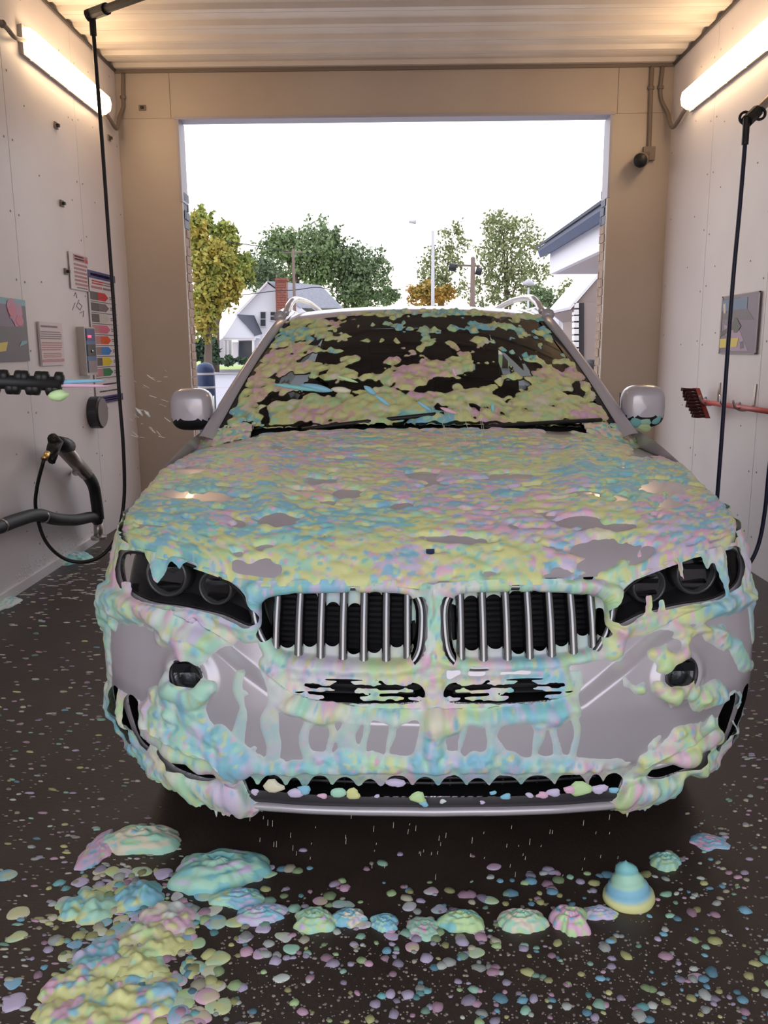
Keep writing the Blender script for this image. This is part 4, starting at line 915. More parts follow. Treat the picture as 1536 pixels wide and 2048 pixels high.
# flat signs: a thin plate and printed shapes standing a hair proud of it
class Sign:
    def __init__(s, name, X, sgn, y0, y1, z0, z1, m, lab, cat='sign', frame=None, t=.006):
        s.X = X+sgn*.019; s.sgn = sgn; s.y0, s.y1, s.z0, s.z1 = y0, y1, z0, z1
        s.o = empty(name, (s.X, (y0+y1)/2, z0), lab, cat); s.t = t
        s.lay = t
        MB().box((min(s.X, s.X+sgn*t), y0, z0), (max(s.X, s.X+sgn*t), y1, z1)).build('plate', m, s.o)
        if frame:
            for (a, b, c, d_) in ((0, 1, 0, .02), (0, 1, .98, 1), (0, .03, 0, 1), (.97, 1, 0, 1)): s.rect('border', a, b, c, d_, frame, .0025)
    def pt(s, a, b, h): return (s.X+s.sgn*h, s.y0+(s.y1-s.y0)*a, s.z0+(s.z1-s.z0)*b)
    def rect(s, n, a0, a1, b0, b1, m, h=.0015):
        p, q = s.pt(a0, b0, s.t), s.pt(a1, b1, s.t+h); return MB().box(np.minimum(p, q), np.maximum(p, q)).build(n, m, s.o)
    def poly(s, n, pts, m, h=.002):
        return MB().prism([s.pt(a, b, s.t) for a, b in pts], (s.sgn*h, 0, 0)).build(n, m, s.o)
    def text(s, n, a0, a1, b0, b1, rows, m):
        """print too small to read in the picture: rows of short strokes"""
        q = MB(); hgt = (b1-b0)/rows
        for r in range(rows):
            b = b1-(r+.5)*hgt; a = a0+random.uniform(0, .04)*(a1-a0); end = a1-random.uniform(0, .12)*(a1-a0)
            while a < end:
                w = random.uniform(.03, .09)*(a1-a0); p, r2 = s.pt(a, b-hgt*.28, s.t), s.pt(min(a+w, end), b+hgt*.28, s.t+.0015); q.box(np.minimum(p, r2), np.maximum(p, r2)); a += w+.018*(a1-a0)
        o = q.build(n, m, s.o); o['kind'] = 'stuff'
def wall_rect(f, u0, u1, v0, v1):
    um = (u0+u1)/2; a, b = f(u0, (v0+v1)/2), f(u1, (v0+v1)/2); z1, z0 = f(um, v0)[2], f(um, v1)[2]; return min(a[1], b[1]), max(a[1], b[1]), z0, z1
y0, y1, z0, z1 = wall_rect(WL, 134, 170, 508, 580)
S = Sign('notice_sign', XL, 1, y0, y1, z0, z1, 'sign_white', 'white notice with red heading and red print on left wall')
S.rect('heading', .22, 1, .78, .96, 'p_redtext'); S.rect('heading_block', .85, 1, .78, .88, 'p_red', .002); S.text('heading_print', .28, .82, .80, .95, 2, 'sign_white'); S.text('print', .2, .97, .10, .74, 6, 'p_redtext'); S.text('small_print', .3, .9, .03, .09, 1, 'p_greytext')
y0, y1, z0, z1 = wall_rect(WL, 72, 120, 645, 731)
S = Sign('notice_sign', XL, 1, y0, y1, z0, z1, 'sign_pink', 'pale notice of small print above a red bar, near the poster')
S.rect('edge', 0, .04, 0, 1, 'p_greytext'); S.text('heading', .08, .88, .86, .94, 1, 'p_dgrey'); S.text('print', .06, .96, .60, .80, 4, 'p_greytext'); S.text('print', .06, .96, .34, .55, 4, 'p_redtext'); S.text('print', .1, .9, .18, .30, 3, 'p_redtext'); S.rect('red_bar', .06, .97, .08, .15, 'p_redtext')
y0, y1, z0, z1 = wall_rect(WL, 178, 232, 548, 806)
S = Sign('price_board', XL, 1, y0, y1, z0, z1, 'sign_white', 'tall menu board with coloured arrows under a navy heading')
S.rect('heading', 0, 1, .945, 1.0, 'p_navyprint'); S.text('heading_print', .08, .95, .955, .99, 1, 'p_lilac'); S.text('print', .12, .55, .90, .935, 2, 'p_red'); S.text('print', .55, .97, .90, .935, 2, 'p_greytext'); S.text('print', .08, .5, .865, .895, 1, 'p_redtext'); S.text('print', .5, .97, .865, .895, 1, 'p_greytext')
rows = ['red', 'grey', 'pale', 'pink', 'orange', 'blue', 'yellow', 'green']; rh = .66/8
for i, c in enumerate(rows):
    b1 = .85-i*rh; b0 = b1-rh+.012
    S.rect('icon', .04, .30, b0+.006, b1-.004, 'p_dgrey' if i in (0, 1, 2, 6) else 'p_'+('redtext' if i in (3, 4, 7) else 'greytext'))
    S.poly('arrow', [(.30, b0+.006), (.56, b0+.006), (.68, (b0+b1)/2), (.56, b1-.004), (.30, b1-.004)], 'p_'+c)
    S.text('arrow_print', .36, .54, b0+.026, b1-.026, 1, 'sign_white' if c != 'pale' else 'p_dgrey'); S.text('print', .72, .97, b0+.02, b1-.02, 2, 'p_greytext'); S.rect('divider', .04, .98, b0-.008, b0-.003, 'p_dgrey')
S.text('footer', .25, .95, .135, .155, 1, 'p_black'); S.text('footer', .12, .95, .082, .102, 1, 'p_black'); S.rect('footer_bar', 0, 1, 0, .055, 'p_navyprint'); S.text('footer_print', .06, .94, .012, .045, 2, 'p_lilac')
y0, y1, z0, z1 = wall_rect(WL, -62, 47, 594, 724)
S = Sign('wall_poster', XL, 1, y0, y1, z0, z1, 'p_dpurple', 'dark purple poster with a pink splash on left wall', 'poster')
S.rect('sky_band', 0, 1, .90, 1, 'p_teal'); S.rect('upper_field', 0, .92, .55, .90, 'p_purple')
for k in range(9):
    a = random.uniform(.62, .86); b = random.uniform(.58, .90); r = random.uniform(.05, .13)
    S.poly('splash', [(a+r*.8*math.cos(t)*random.uniform(.8, 1.1), b+r*math.sin(t)*random.uniform(.8, 1.1)) for t in np.linspace(0, 6.28, 12, endpoint=False)], random.choice(['p_magenta', 'p_lilac', 'p_pink']), .002+.0004*k)
S.poly('yellow_flash', [(.35, .15), (.53, .17), (.58, .31), (.40, .29)], 'p_yellow'); S.poly('blue_smear', [(.80, .24), (.96, .29), (.97, .34), (.86, .33)], 'p_teal')
y0, y1, z0, z1 = wall_rect(WR, 1448, 1524, 588, 708)
S = Sign('wall_poster', XR, -1, y0, y1, z0, z1, 'p_purple', 'purple poster with dark brush and yellow tag on right wall', 'poster', 'p_greytext')
S.poly('field', [(.10, .55), (.96, .60), (.96, .95), (.5, .95)], 'p_dpurple', .001); S.poly('field', [(.2, .05), (.7, .05), (.9, .5), (.5, .45)], 'p_lilac', .001)
S.poly('banner', [(.30, .74), (.97, .74), (.97, .93), (.30, .93)], 'p_banner', .002); S.text('banner_print', .36, .92, .77, .90, 2, 'p_banner'); S.poly('letter', [(.86, .70), (.92, .70), (.95, .86), (.88, .88)], 'p_pale', .003)
S.poly('brush_head', [(.42, .46), (.52, .36), (.60, .36), (.66, .52), (.60, .62), (.54, .60)], 'p_black', .003); S.poly('brush_arm', [(.62, .50), (.97, .38), (.97, .30), (.62, .42)], 'p_black', .0026)
S.poly('yellow_tag', [(.50, .12), (.97, .10), (.97, .26), (.46, .27)], 'p_yellow', .003); S.text('tag_print', .55, .93, .13, .25, 3, 'p_dgrey'); S.poly('dark_drop', [(.30, .10), (.40, .08), (.42, .20), (.34, .22)], 'p_dpurple', .002)
# coin box: steel case with keypad face
y0, y1, z0, z1 = wall_rect(WL, 152, 190, 655, 750)
y0 = WL(152, 700)[1]; y1 = y0*618/596
cb_ = empty('coin_box', (XL+.04, (y0+y1)/2, z0), 'steel payment box with red digits beside the menu board', 'payment box')
MB().box((XL+.012, y0, z0), (XL+.072, y1, z1)).build('case', 'steel', cb_)
MB().box((XL+.072, y0+.02, z0+.02), (XL+.075, y1-.02, z1-.01)).build('face', 'p_banner', cb_)
for i, (a, b, m) in enumerate(((.72, .95, 'p_navyprint'), (.40, .64, 'p_black'), (.06, .30, 'p_greytext'))):
    MB().box((XL+.075, y0+.03, z0+(z1-z0)*a), (XL+.078, y1-.03, z0+(z1-z0)*b)).build('face_panel', m, cb_)
MB().box((XL+.078, y0+.05, z0+(z1-z0)*.78), (XL+.082, y1-.12, z0+(z1-z0)*.83)).build('digits', 'led', cb_)
MB().lathe([(.012, 0), (.010, .01), (0, .012)], (XL+.078, (y0+y1)/2, z0+(z1-z0)*.5), (1, 0, 0), 12).build('button', 'chrome', cb_, True)
dp = WL(184, 825, .012)
dc = empty('selector_dial', (dp[0], dp[1], dp[2]-.12), 'round dark grey dial cover on the left wall under the menu', 'dial')
MB().lathe([(.125, 0), (.125, .075), (.115, .085), (0, .085)], dp, (1, 0, 0), 32).build('drum', 'dark_plastic', dc, False); MB().lathe([(.112, .086), (.112, .090), (0, .090)], dp, (1, 0, 0), 32).build('cap', 'p_grey', dc)
# faint graffito on the wall between the notice and the coin box
gq = MB(); g0 = WL(150, 600, .0125)
for pts in ([(148, 592), (151, 585), (154, 596)], [(158, 600), (153, 612), (160, 620), (164, 612), (158, 606)], [(145, 620), (150, 606)], [(160, 626), (167, 622), (166, 634)]):
    gq.tube([WL(u, v, .0135) for u, v in pts], .003, 5)
o = gq.build('graffito', 'p_greytext', wl); o['kind'] = 'stuff'
# left wall: insulated pipe, holster tube, spray gun, hose and boom
ip = pipe('insulated_pipe', [WL(-60, 1072, .10), WL(0, 1053, .10), WL(35, 1040, .10), WL(75, 1030, .10), WL(110, 1038, .10), WL(150, 1040, .10), WL(185, 1034, .12), WL(196, 1042, .13)], .042, 'insul', 'thick black insulated pipe running low along the left wall', 'pipe')
for u, v in ((2, 1052), (86, 1033)): MB().lathe([(.044, -.008), (.046, 0), (.044, .008)], WL(u, v, .10), (0, 1, .08), 16).build('strap', 'steel', ip)
vp = pipe('gun_holster', [WL(128, 900, .14), WL(145, 918, .14), WL(162, 938, .14), WL(178, 955, .14), WL(188, 975, .14), WL(193, 1005, .14), WL(197, 1038, .14)], .044, 'insul', 'angled holster tube with black lower hose on the left wall', 'holster')
MB().tube([WL(120, 890, .14), WL(172, 947, .14)], .050, 14).build('steel_sleeve', 'steel', vp, True)
MB().tube([WL(152, 944, .04), WL(156, 936, .14)], .03, 10).build('clamp', 'steel', vp)
MB().tube([WL(196, 1040, .13), WL(197, 1076, .13)], .034, 12).build('steel_foot', 'steel', vp, True); MB().lathe([(.06, 0), (.06, .02), (.04, .03)], WL(198, 1078, .13), (0, 0, 1), 16).build('foot_flange', 'steel', vp)
gp = WL(112, 890, .16)
gun = empty('spray_gun', gp, 'black spray gun hanging in the steel holster on left wall', 'spray gun')
MB().tube([WL(137, 893, .15), WL(128, 890, .16), WL(113, 884, .17)], [.05, .055, .042], 12).build('nose', 'black_plastic', gun, True)
MB().tube([WL(105, 876, .17), WL(112, 884, .17), WL(106, 898, .17), WL(100, 912, .17)], [.035, .05, .042, .03], 10).build('body', 'black_plastic', gun, True)
MB().tube([WL(118, 886, .18), WL(112, 905, .19), WL(103, 922, .19)], [.022, .02, .026], 8).build('trigger', 'rubber', gun, True)
MB().tube([WL(95, 906, .17), WL(88, 918, .17)], .020, 10).build('fitting', 'brass', gun, True)
YH = WL(90, 915, .17)[1]
hp = [WL(88, 918, .17)]+[at(u, v, y=YH+dy) for u, v, dy in ((74, 975, 0), (72, 1020, .02), (90, 1080, .05), (125, 1115, .1), (165, 1124, .14), (205, 1110, .2), (234, 1070, .25), (248, 1000, .3), (247, 900, .3), (238, 780, .3), (228, 620, .3), (216, 450, .3), (204, 280, .3), (192, 130, .3), (184, 28, .3))]
hose = pipe('pressure_hose', hp, .012, 'rubber', 'black pressure hose looping from ceiling boom to spray gun', 'hose', k=6)
hb_ = hp[-1]; MB().tube([hb_+[.0, 0, -.12], hb_], .02, 10).build('swivel', 'rubber', hose)
bm = empty('ceiling_boom', hb_, 'dark swing boom under ceiling carrying the left hose', 'boom')
q1 = at(272, -4, y=YH-.2); dq = (q1-hb_)
MB().tube([hb_+[-.03, 0, -.01], hb_+dq*.02, hb_+dq*.35], .034, 10).build('boom_end', 'black_plastic', bm); MB().tube([hb_+dq*.3, hb_+dq*1.9], .024, 10).build('arm', 'black_plastic', bm)
pv = hb_+dq*1.9; MB().tube([pv, [pv[0], pv[1], ZC]], .03, 10).build('pivot', 'black_plastic', bm)
# right wall: hose, boom
yr = 5.0
hp = [at(u, v, y=yr) for u, v in ((1493, 243), (1489, 300), (1479, 420), (1466, 560), (1454, 720), (1443, 880), (1434, 1000), (1428, 1080), (1440, 1150), (1470, 1150))]+[at(u, v, y=yr-.06) for u, v in ((1498, 1128), (1518, 1085), (1530, 1020), (1538, 940), (1556, 800))]
hr = pipe('pressure_hose', hp, .012, 'hose_blue', 'dark blue pressure hose hanging by the right wall poster', 'hose', k=6)
MB().tube([hp[0]+[0, 0, .02], hp[0], hp[0]-[0, 0, .12]], .019, 10).build('swivel', 'rubber', hr)
bm = empty('wall_boom', hp[0], 'dark swing boom on right wall above the blue hose', 'boom')
e_ = WR(1606, 134, .02)
MB().tube([hp[0], hp[0]+(e_-hp[0])*.18], .034, 10).build('boom_end', 'black_plastic', bm); MB().tube([hp[0]+(e_-hp[0])*.15, e_], .026, 10).build('arm', 'steel', bm)
for s_ in (-1, 1):
    c = hp[0]+(e_-hp[0])*.10+np.array([s_*.04, 0, .01*s_]); th = np.linspace(0, 6.28, 17); MB().tube([c+[.03*math.cos(t), 0, .03*math.sin(t)] for t in th], .008, 6, False).build('guide_ring', 'black_plastic', bm, True)
MB().obox(e_+[-.0, 0, 0], (.015, 0, 0), (0, .06, 0), (0, 0, .09)).build('wall_plate', 'steel', bm)
# brush with red handle on hooks
ha = WR(1402, 803, .10); hb2 = WR(1600, 832, .10); hd_ = hb2-ha; hd_n = hd_/np.linalg.norm(hd_)
br = empty('wash_brush', ha, 'red handled wash brush with dark bristles hung on right wall', 'brush')
MB().tube([ha, hb2], .018, 10).build('handle', 'handle_red', br, True)
up_ = np.array([0, -.10, 1.0]); up_ /= np.linalg.norm(up_)
bt, bb_ = WR(1392, 776, .10), WR(1413, 836, .10); ax_ = (bt-bb_)/2; cen = (bt+bb_)/2
MB().obox(cen, ax_, hd_n*.035, (.016, 0, 0)).build('head', 'brush_red', br)
for i in range(9):
    for j in range(2):
        c = cen+ax_*(-.88+i*.22)+hd_n*(j-.5)*.035-np.array([.014, 0, 0]); Lb = .085+random.uniform(-.015, .02)
        MB().tube([c, c-np.array([Lb*.6, 0, 0]), c-np.array([Lb, 0, 0])+ax_*.03], [.011, .014, .015], 6).build('bristle_tuft', 'bristle', br)
for (u0, v0, u1, v1) in ((1440, 765, 1437, 802), (1512, 768, 1507, 812)):
    p, q = WR(u0, v0, .014), WR(u1, v1, .014)
    h = empty('wall_hook', q, 'steel hook strip on right wall '+('left of blue hose' if u0 < 1500 else 'nearest the picture edge'), 'hook')
    MB().obox((p+q)/2, (p-q)/2, (0, .016, 0), (.005, 0, 0)).build('strip', 'steel', h); MB().tube(crom([q, q+[-.06, 0, -.03], q+[-.12, 0, -.01], q+[-.14, 0, .04]], 5), .008, 8).build('hook', 'steel', h, True)
for (u, v) in ((1412, 795), (1480, 806)):
    q = WR(u, v, .012); h = tag(MB().tube(crom([q, q+[-.08, 0, -.02], q+[-.13, 0, .0], q+[-.14, 0, .06]], 5), .009, 8).build('handle_peg', 'chrome', None, True), 'small chrome peg under the brush handle, '+('next to its head' if u < 1450 else 'behind the blue hose'), 'hook')
# foam nozzle reaching in from the left, shooting foam
ny_ = 1.55
a = at(122, 768, y=ny_); b = at(-40, 762, y=ny_-.02)
nz = empty('foam_nozzle', b, 'black ribbed foam nozzle reaching in at the left edge', 'nozzle')
dv = (b-a)/np.linalg.norm(b-a); MB().tube([a, b, b+dv*.12], .013, 12).build('barrel', 'black_plastic', nz, True)
L_ = np.linalg.norm(b-a); k = 0
for s_ in np.arange(.006, L_, .0175):
    c = a+dv*s_; sk = .004 if k % 2 else -.004; k += 1
    for zz_ in (.0105, -.0105): MB().lathe([(.006, -.0085), (.0115, -.006), (.0120, 0), (.0115, .006), (.006, .0085)], c+[0, 0, zz_]+dv*sk*(1 if zz_ > 0 else -1), dv, 12).build('rib', 'rubber', nz, True)
e_ = b+dv*.12; MB().tube(crom([e_, e_+dv*.15+[0, 0, -.01], e_+dv*.45+[0, .1, -.25], e_+dv*.9+[0, .5, -.9], [XL+.08, 2.6, .03], [XL+.08, 3.6, .03]], 8), .013, 10).build('hose', 'rubber', nz, True)
def jet(p, q, r0, r1, col, lab, sag=.0):
    pts = [p+(q-p)*t+np.array([0, 0, -sag*t*t]) for t in np.linspace(0, 1, 14)]; rr = np.interp(np.linspace(0, 1, 14), [0, .1, .75, 1], [r0*.8, r0, r1, .0008])
    m = MB().tube(pts, rr, 8); o = obj('foam_jet', m.V, m.F, 'foam', None, True, np.tile(PAL[col], (len(m.V), 1))); tag(o, lab, 'foam jet')
jet(at(122, 764, y=ny_), at(212, 761, y=ny_+.06), .0045, .003, 'blue', 'pale blue jet of foam leaving the ribbed nozzle'); jet(at(122, 771, y=ny_), at(222, 772, y=ny_+.06), .0038, .0028, 'pink', 'pink jet of foam leaving the ribbed nozzle')
V, Fc = lump(77, 14, 8, .9, .4); p = at(118, 791, y=ny_-.015); W_ = np.stack([V[:, 0]*.019, -V[:, 2]*.012, V[:, 1]*.010+V[:, 0]*.004], 1)+p
tag(obj('foam_dollop', np.vstack([W_, W_*[1, 0, 1]+[0, 2*p[1], 0]-np.stack([0*W_[:, 1], W_[:, 1], 0*W_[:, 1]], 1)]), Fc+[[i+len(W_) for i in f[::-1]] for f in Fc], 'foam', None, True, np.tile(PAL['green'], (2*len(W_), 1))), 'yellow dollop of foam dripping off the ribbed nozzle', 'foam')
# foam in flight over the windscreen
for i, (u0, v0, u1, v1, r, c, yy, lab) in enumerate(((545, 768, 640, 782, .008, 'teal', 3.0, 'long pale streak of flying foam left on windscreen'), (600, 770, 665, 782, .013, 'blue', 3.02, 'thick blue streak of flying foam on windscreen left'), (662, 778, 702, 782, .011, 'cream', 3.03, 'cream clot of flying foam beside the blue streak'),
        (728, 772, 752, 790, .010, 'blue', 2.95, 'blue clot of flying foam over windscreen middle'), (750, 790, 780, 812, .007, 'blue', 2.9, 'short blue streak falling towards the cowl'), (672, 752, 716, 765, .006, 'green', 3.05, 'pale green streak of foam above the cream clot'), (880, 815, 915, 828, .007, 'pink', 3.05, 'pink clot of flying foam above right wiper'), (985, 806, 986, 826, .007, 'teal', 3.05, 'teal drop of foam above the cowl'), (905, 735, 912, 755, .006, 'pink', 3.1, 'small pink drop over the windscreen'), (835, 803, 862, 822, .006, 'blue', 3.0, 'thin blue streak beside the pink clot'))):
    p, q = at(u0, v0, y=yy), at(u1, v1, y=yy); m = MB().tube([p+(q-p)*t for t in np.linspace(0, 1, 9)], r*.5*np.array([.15, .6, .85, 1, 1.05, 1, .85, .55, .1])*2, 8)
    tag(obj('flying_foam', m.V, m.F, 'foam', None, True, np.tile(PAL[c], (len(m.V), 1))), lab, 'foam')
sp = MB()                                               # fine spray: thin drops in the air
for k in range(60):
    u = RNG.uniform(480, 1250); v = RNG.uniform(1630, 1760); p = at(u, v, y=RNG.uniform(1.7, 2.0)); L_ = RNG.uniform(.004, .016); sp.tube([p, p+[.001, 0, L_]], [.0007, .0005], 4)
for k in range(26):
    u = RNG.uniform(255, 330); v = RNG.uniform(735, 880); p = at(u, v, y=RNG.uniform(1.6, 2.4)); a = RNG.uniform(-.9, .2); L_ = RNG.uniform(.006, .02); sp.tube([p, p+np.array([math.cos(a), 0, math.sin(a)])*L_], [.0008, .0006], 4)
for k in range(24):
    u = RNG.uniform(860, 1010); v = RNG.uniform(820, 905); p = at(u, v, y=RNG.uniform(2.6, 2.9)); L_ = RNG.uniform(.02, .06); sp.tube([p, p+[-.01, 0, L_]], [.0008, .0006], 4)
o = sp.build('spray_drops', 'foam_stuff'); tag(o, 'fine spray drops hanging in the air around the car', 'spray', kind='stuff')
for (u, v, w_) in ((278, 822, .012), (294, 826, .010)):
    p = at(u, v, y=1.9); tag(MB().tube([p+[-w_*.6, 0, w_*.6], p, p+[w_*.6, 0, -w_*.9]], [.001, .0042, .0015], 8).build('flying_foam', 'foam_stuff', None, True), 'white fleck of foam in the air by the left mirror', 'foam', 'white flecks by the left mirror')
# ================================================================== OUTSIDE
gd = box('ground', (-120, -60, -.30), (120, 200, -.16), 'asphalt'); tag(gd, kind='structure')
ap = box('apron', (XL-6, YF+.28, -.16), (XR+12, YF+9, -.02), 'concrete'); tag(ap, kind='structure')
ap = box('entrance_apron', (XL-6, YB-14, -.16), (XR+6, YB, -.02), 'concrete'); tag(ap, kind='structure')
yk = at(440, 742, z=-.1)[1]
kb = box('kerb', (-90, yk, -.16), (90, yk+.35, .0), 'concrete'); tag(kb, kind='structure')
lw_ = box('lawn', (-90, yk+.35, -.16), (90, 150, -.02), 'grass'); tag(lw_, kind='structure')
m_ = at(440, 775, z=-.15)[1]; ln_ = box('lane_line', (-80, m_, -.16), (80, m_+.25, -.155), 'brick_tan'); tag(ln_, kind='structure')
bp_ = at(410, 732, y=9.6)
bo = empty('bollard', (bp_[0], 9.6, -.02), 'dark blue bollard with white bands outside the far opening', 'bollard')
MB().lathe([(.105, 0), (.105, bp_[2]-.02), (.085, bp_[2]+.03), (.04, bp_[2]+.055), (0, bp_[2]+.06)], (bp_[0], 9.6, -.02), (0, 0, 1), 28).build('post', 'navy', bo, True)
for v in (748, 775): z_ = at(410, v, y=9.5)[2]; MB().lathe([(.106, -.012), (.108, -.01), (.108, .01), (.106, .012)], (bp_[0], 9.6, z_), (0, 0, 1), 28).build('band', 'pole_grey', bo)
# ---- trees
leafm = {}
def leafmat(name, c1, c2):
    g_ = lambda c: tuple(v*1.18 for v in srgb(*c)); mat(name, g_(c1), .7, noise=(.9, g_(c2), .35, .65)); return name
for a_ in (('leaf_gold', (150, 128, 50), (120, 128, 58)), ('leaf_yellowgreen', (140, 142, 66), (104, 120, 58)), ('leaf_green', (92, 110, 76), (112, 128, 90)), ('leaf_dark', (80, 96, 70), (100, 114, 84)), ('leaf_pale', (128, 132, 88), (104, 116, 78)), ('leaf_amber', (160, 118, 48), (140, 126, 60)), ('leaf_shrub', (44, 62, 46), (60, 80, 54))): leafmat(*a_)
def tree(lab, base, lobes, n, leaf, m, trunk_r=.22, name='tree', dens=1.0):
    """lobes: (centre, (rx, ry, rz)); the crown is a cloud of leaf sprays, branches run to every lobe"""
    t = empty(name, base, lab, 'tree' if name == 'tree' else 'shrub', 'trees beyond the road' if name == 'tree' else None); base = np.asarray(base, float)
    vol = np.array([r[0]*r[1]*r[2] for c, r in lobes]); cnt = (n*vol/vol.sum()).astype(int)+20; V = []
    for (c, r), k in zip(lobes, cnt):
        cl_ = RNG.normal(size=(max(5, k//26), 3)); cl_ /= np.linalg.norm(cl_, axis=1)[:, None]; cl_ *= RNG.uniform(.35, 1.0, (len(cl_), 1))
        idx = RNG.integers(0, len(cl_), k); p = cl_[idx]+RNG.normal(scale=.13, size=(k, 3)); V.append(np.asarray(c)+p*np.asarray(r))
    C_ = np.vstack(V); k = len(C_)
    a = RNG.normal(size=(k, 3)); a /= np.linalg.norm(a, axis=1)[:, None]; b = RNG.normal(size=(k, 3)); b -= a*(a*b).sum(1)[:, None]; b /= np.linalg.norm(b, axis=1)[:, None]
    s = leaf*RNG.uniform(.6, 1.3, (k, 1))
    Q = np.stack([C_-a*s, C_+b*s*.55, C_+a*s, C_-b*s*.55], 1).reshape(-1, 3)
    o = obj('foliage', Q, np.arange(4*k).reshape(k, 4), m, t); o['kind'] = 'stuff'
    if trunk_r:
        top = lobes[0][0]; mid_ = base*.35+np.asarray(top)*.65*[1, 1, 1]; mid_[:2] = base[:2]*.6+np.asarray(top)[:2]*.4
        MB().tube(crom([base, base*.6+mid_*.4, mid_, np.asarray(top, float)], 4), np.linspace(trunk_r, trunk_r*.25, 13), 8).build('trunk', 'bark', t, True)
        for c, r in lobes[1:]: MB().tube(crom([base*.45+mid_*.55, (mid_+np.asarray(c))/2+[0, 0, .2], np.asarray(c, float)], 4), np.linspace(trunk_r*.5, trunk_r*.12, 9), 6).build('branch', 'bark', t, True)
def T(lab, Y, bx, lob, n, leaf, m, tr=.22, name='tree'):
    base = at(bx, 735, y=Y); base[2] = -.02; s = Y/F
    tree(lab, base, [(at(u, v, y=Y+dy), (ru*s, max(ru, rv)*s*.9, rv*s)) for u, v, ru, rv, dy in lob], n, leaf, m, tr, name)
T('golden autumn tree just beyond the left brick pier', 52, 415, [(428, 550, 42, 70, 0), (405, 630, 26, 50, -1), (398, 480, 20, 45, 0), (462, 575, 30, 34, 0)], 9548, 0.174, 'leaf_gold', .3)
T('yellow green tree rising behind the golden tree', 58, 430, [(450, 485, 30, 34, 0), (485, 540, 26, 32, 0), (405, 445, 22, 30, 0)], 5728, 0.174, 'leaf_yellowgreen', .3)
T('small dark tree close to the gable of the white house', 70, 520, [(520, 545, 40, 40, 0), (545, 560, 36, 40, 2)], 3000, 0.174, 'leaf_dark')
T('tall dark green tree behind the house chimney', 82, 600, [(590, 500, 66, 44, 0), (560, 490, 44, 40, 0), (640, 500, 44, 60, 1), (600, 560, 50, 40, 0)], 6274, 0.209, 'leaf_green', .35)
T('broad dark tree behind the grey house roof', 84, 700, [(690, 540, 56, 56, 0), (735, 545, 44, 50, 0), (665, 490, 26, 40, 0), (720, 590, 56, 40, 0)], 7092, 0.209, 'leaf_dark', .35)
T('low round tree at the end of the house roof', 95, 770, [(775, 592, 28, 18, 0)], 954, 0.197, 'leaf_dark', .2)
T('sparse amber tree left of the tall sparse tree', 66, 880, [(885, 540, 48, 55, 0), (870, 580, 44, 40, 0), (905, 480, 36, 36, 0)], 2591, 0.139, 'leaf_pale', .2)
T('low amber tree over the middle of the car roof', 60, 850, [(848, 588, 36, 24, 0), (880, 590, 30, 20, 0)], 2046, 0.139, 'leaf_amber', .15)
T('tall sparse tree with open crown left of navy eave', 62, 1010, [(1015, 510, 70, 70, 0), (1005, 455, 56, 34, 0), (1050, 560, 50, 50, 0), (970, 575, 50, 40, 0), (1020, 590, 50, 30, 0)], 4910, 0.145, 'leaf_pale', .22)
T('bright green low tree behind the right roof rail', 55, 1090, [(1080, 600, 34, 24, 0), (1105, 610, 20, 18, 0)], 2046, 0.128, 'leaf_green', .14)
T('pale distant tree under the navy eave', 75, 1150, [(1150, 590, 32, 34, 0)], 1227, 0.151, 'leaf_pale', .15)
T('dark rounded shrub left of the house porch', 57, 415, [(415, 705, 24, 30, 0)], 1400, .22, 'leaf_shrub', 0, 'shrub')
T('low dark hedge under the porch of the house', 56, 470, [(455, 722, 22, 9, 0), (485, 722, 18, 8, 0)], 700, .16, 'leaf_shrub', 0, 'shrub')
# ---- white house
HY = 62.0
h = empty('house', (*at(540, 725, y=HY)[:2], -.02), 'white clapboard house with grey roof, brick chimney and small porch', 'house')
A_ = lambda u, v, dy=0: at(u, v, y=HY+dy)
def front(name, pts, m, d_, y=0, parent=None): return MB().prism([A_(u, v, y) for u, v in pts], (0, d_, 0)).build(name, m, parent or h)
gz = [(476, 622), (534, 566), (596, 610), (640, 650), (640, 730), (476, 730)]
front('gable_wall', gz, 'white_paint', 9.0)
rl_, rk, rr_ = A_(470, 628), A_(534, 562), A_(676, 612)
ro = MB().prism([A_(468, 630, -.4), A_(534, 562, -.4), A_(534, 567, -.4), A_(472, 633, -.4)], (0, 9.6, 0)).build('roof_verge', 'white_gloss', h)
MB().prism([A_(534, 562, -.1), A_(640, 570, 3), A_(684, 616, 3), A_(600, 616, -.1)], (0, 6, 0)).build('roof', 'roof_grey', h)
ch = front('chimney', [(552, 560), (572, 560), (572, 640), (552, 640)], 'brick_red', 1.0, -1.0)
for r_ in range(16):
    z0 = A_(560, 640-r_*5, -1.0)[2]; xa, xb = A_(552, 600, -1)[0], A_(572, 600, -1)[0]
    MB().box((xa-.02, HY-1.03, z0), (xb+.02, HY+.02, z0+.14)).build('brick_course', 'brick_red', ch)
front('chimney_cap', [(550, 556), (574, 556), (574, 561), (550, 561)], 'brick_red', 1.2, -1.1, ch)
for (u0, u1, v0, v1) in ((521, 531, 624, 652), (541, 550, 624, 640)):
    w_ = front('window', [(u0-1.5, v0-2), (u1+1.5, v0-2), (u1+1.5, v1+2), (u0-1.5, v1+2)], 'white_gloss', .1, -.12); front('pane', [(u0, v0), (u1, v0), (u1, v1), (u0, v1)], 'window_dark', .05, -.16, w_)
    front('glazing_bar', [(u0, (v0+v1)/2-.6), (u1, (v0+v1)/2-.6), (u1, (v0+v1)/2+.6), (u0, (v0+v1)/2+.6)], 'white_gloss', .03, -.18, w_)
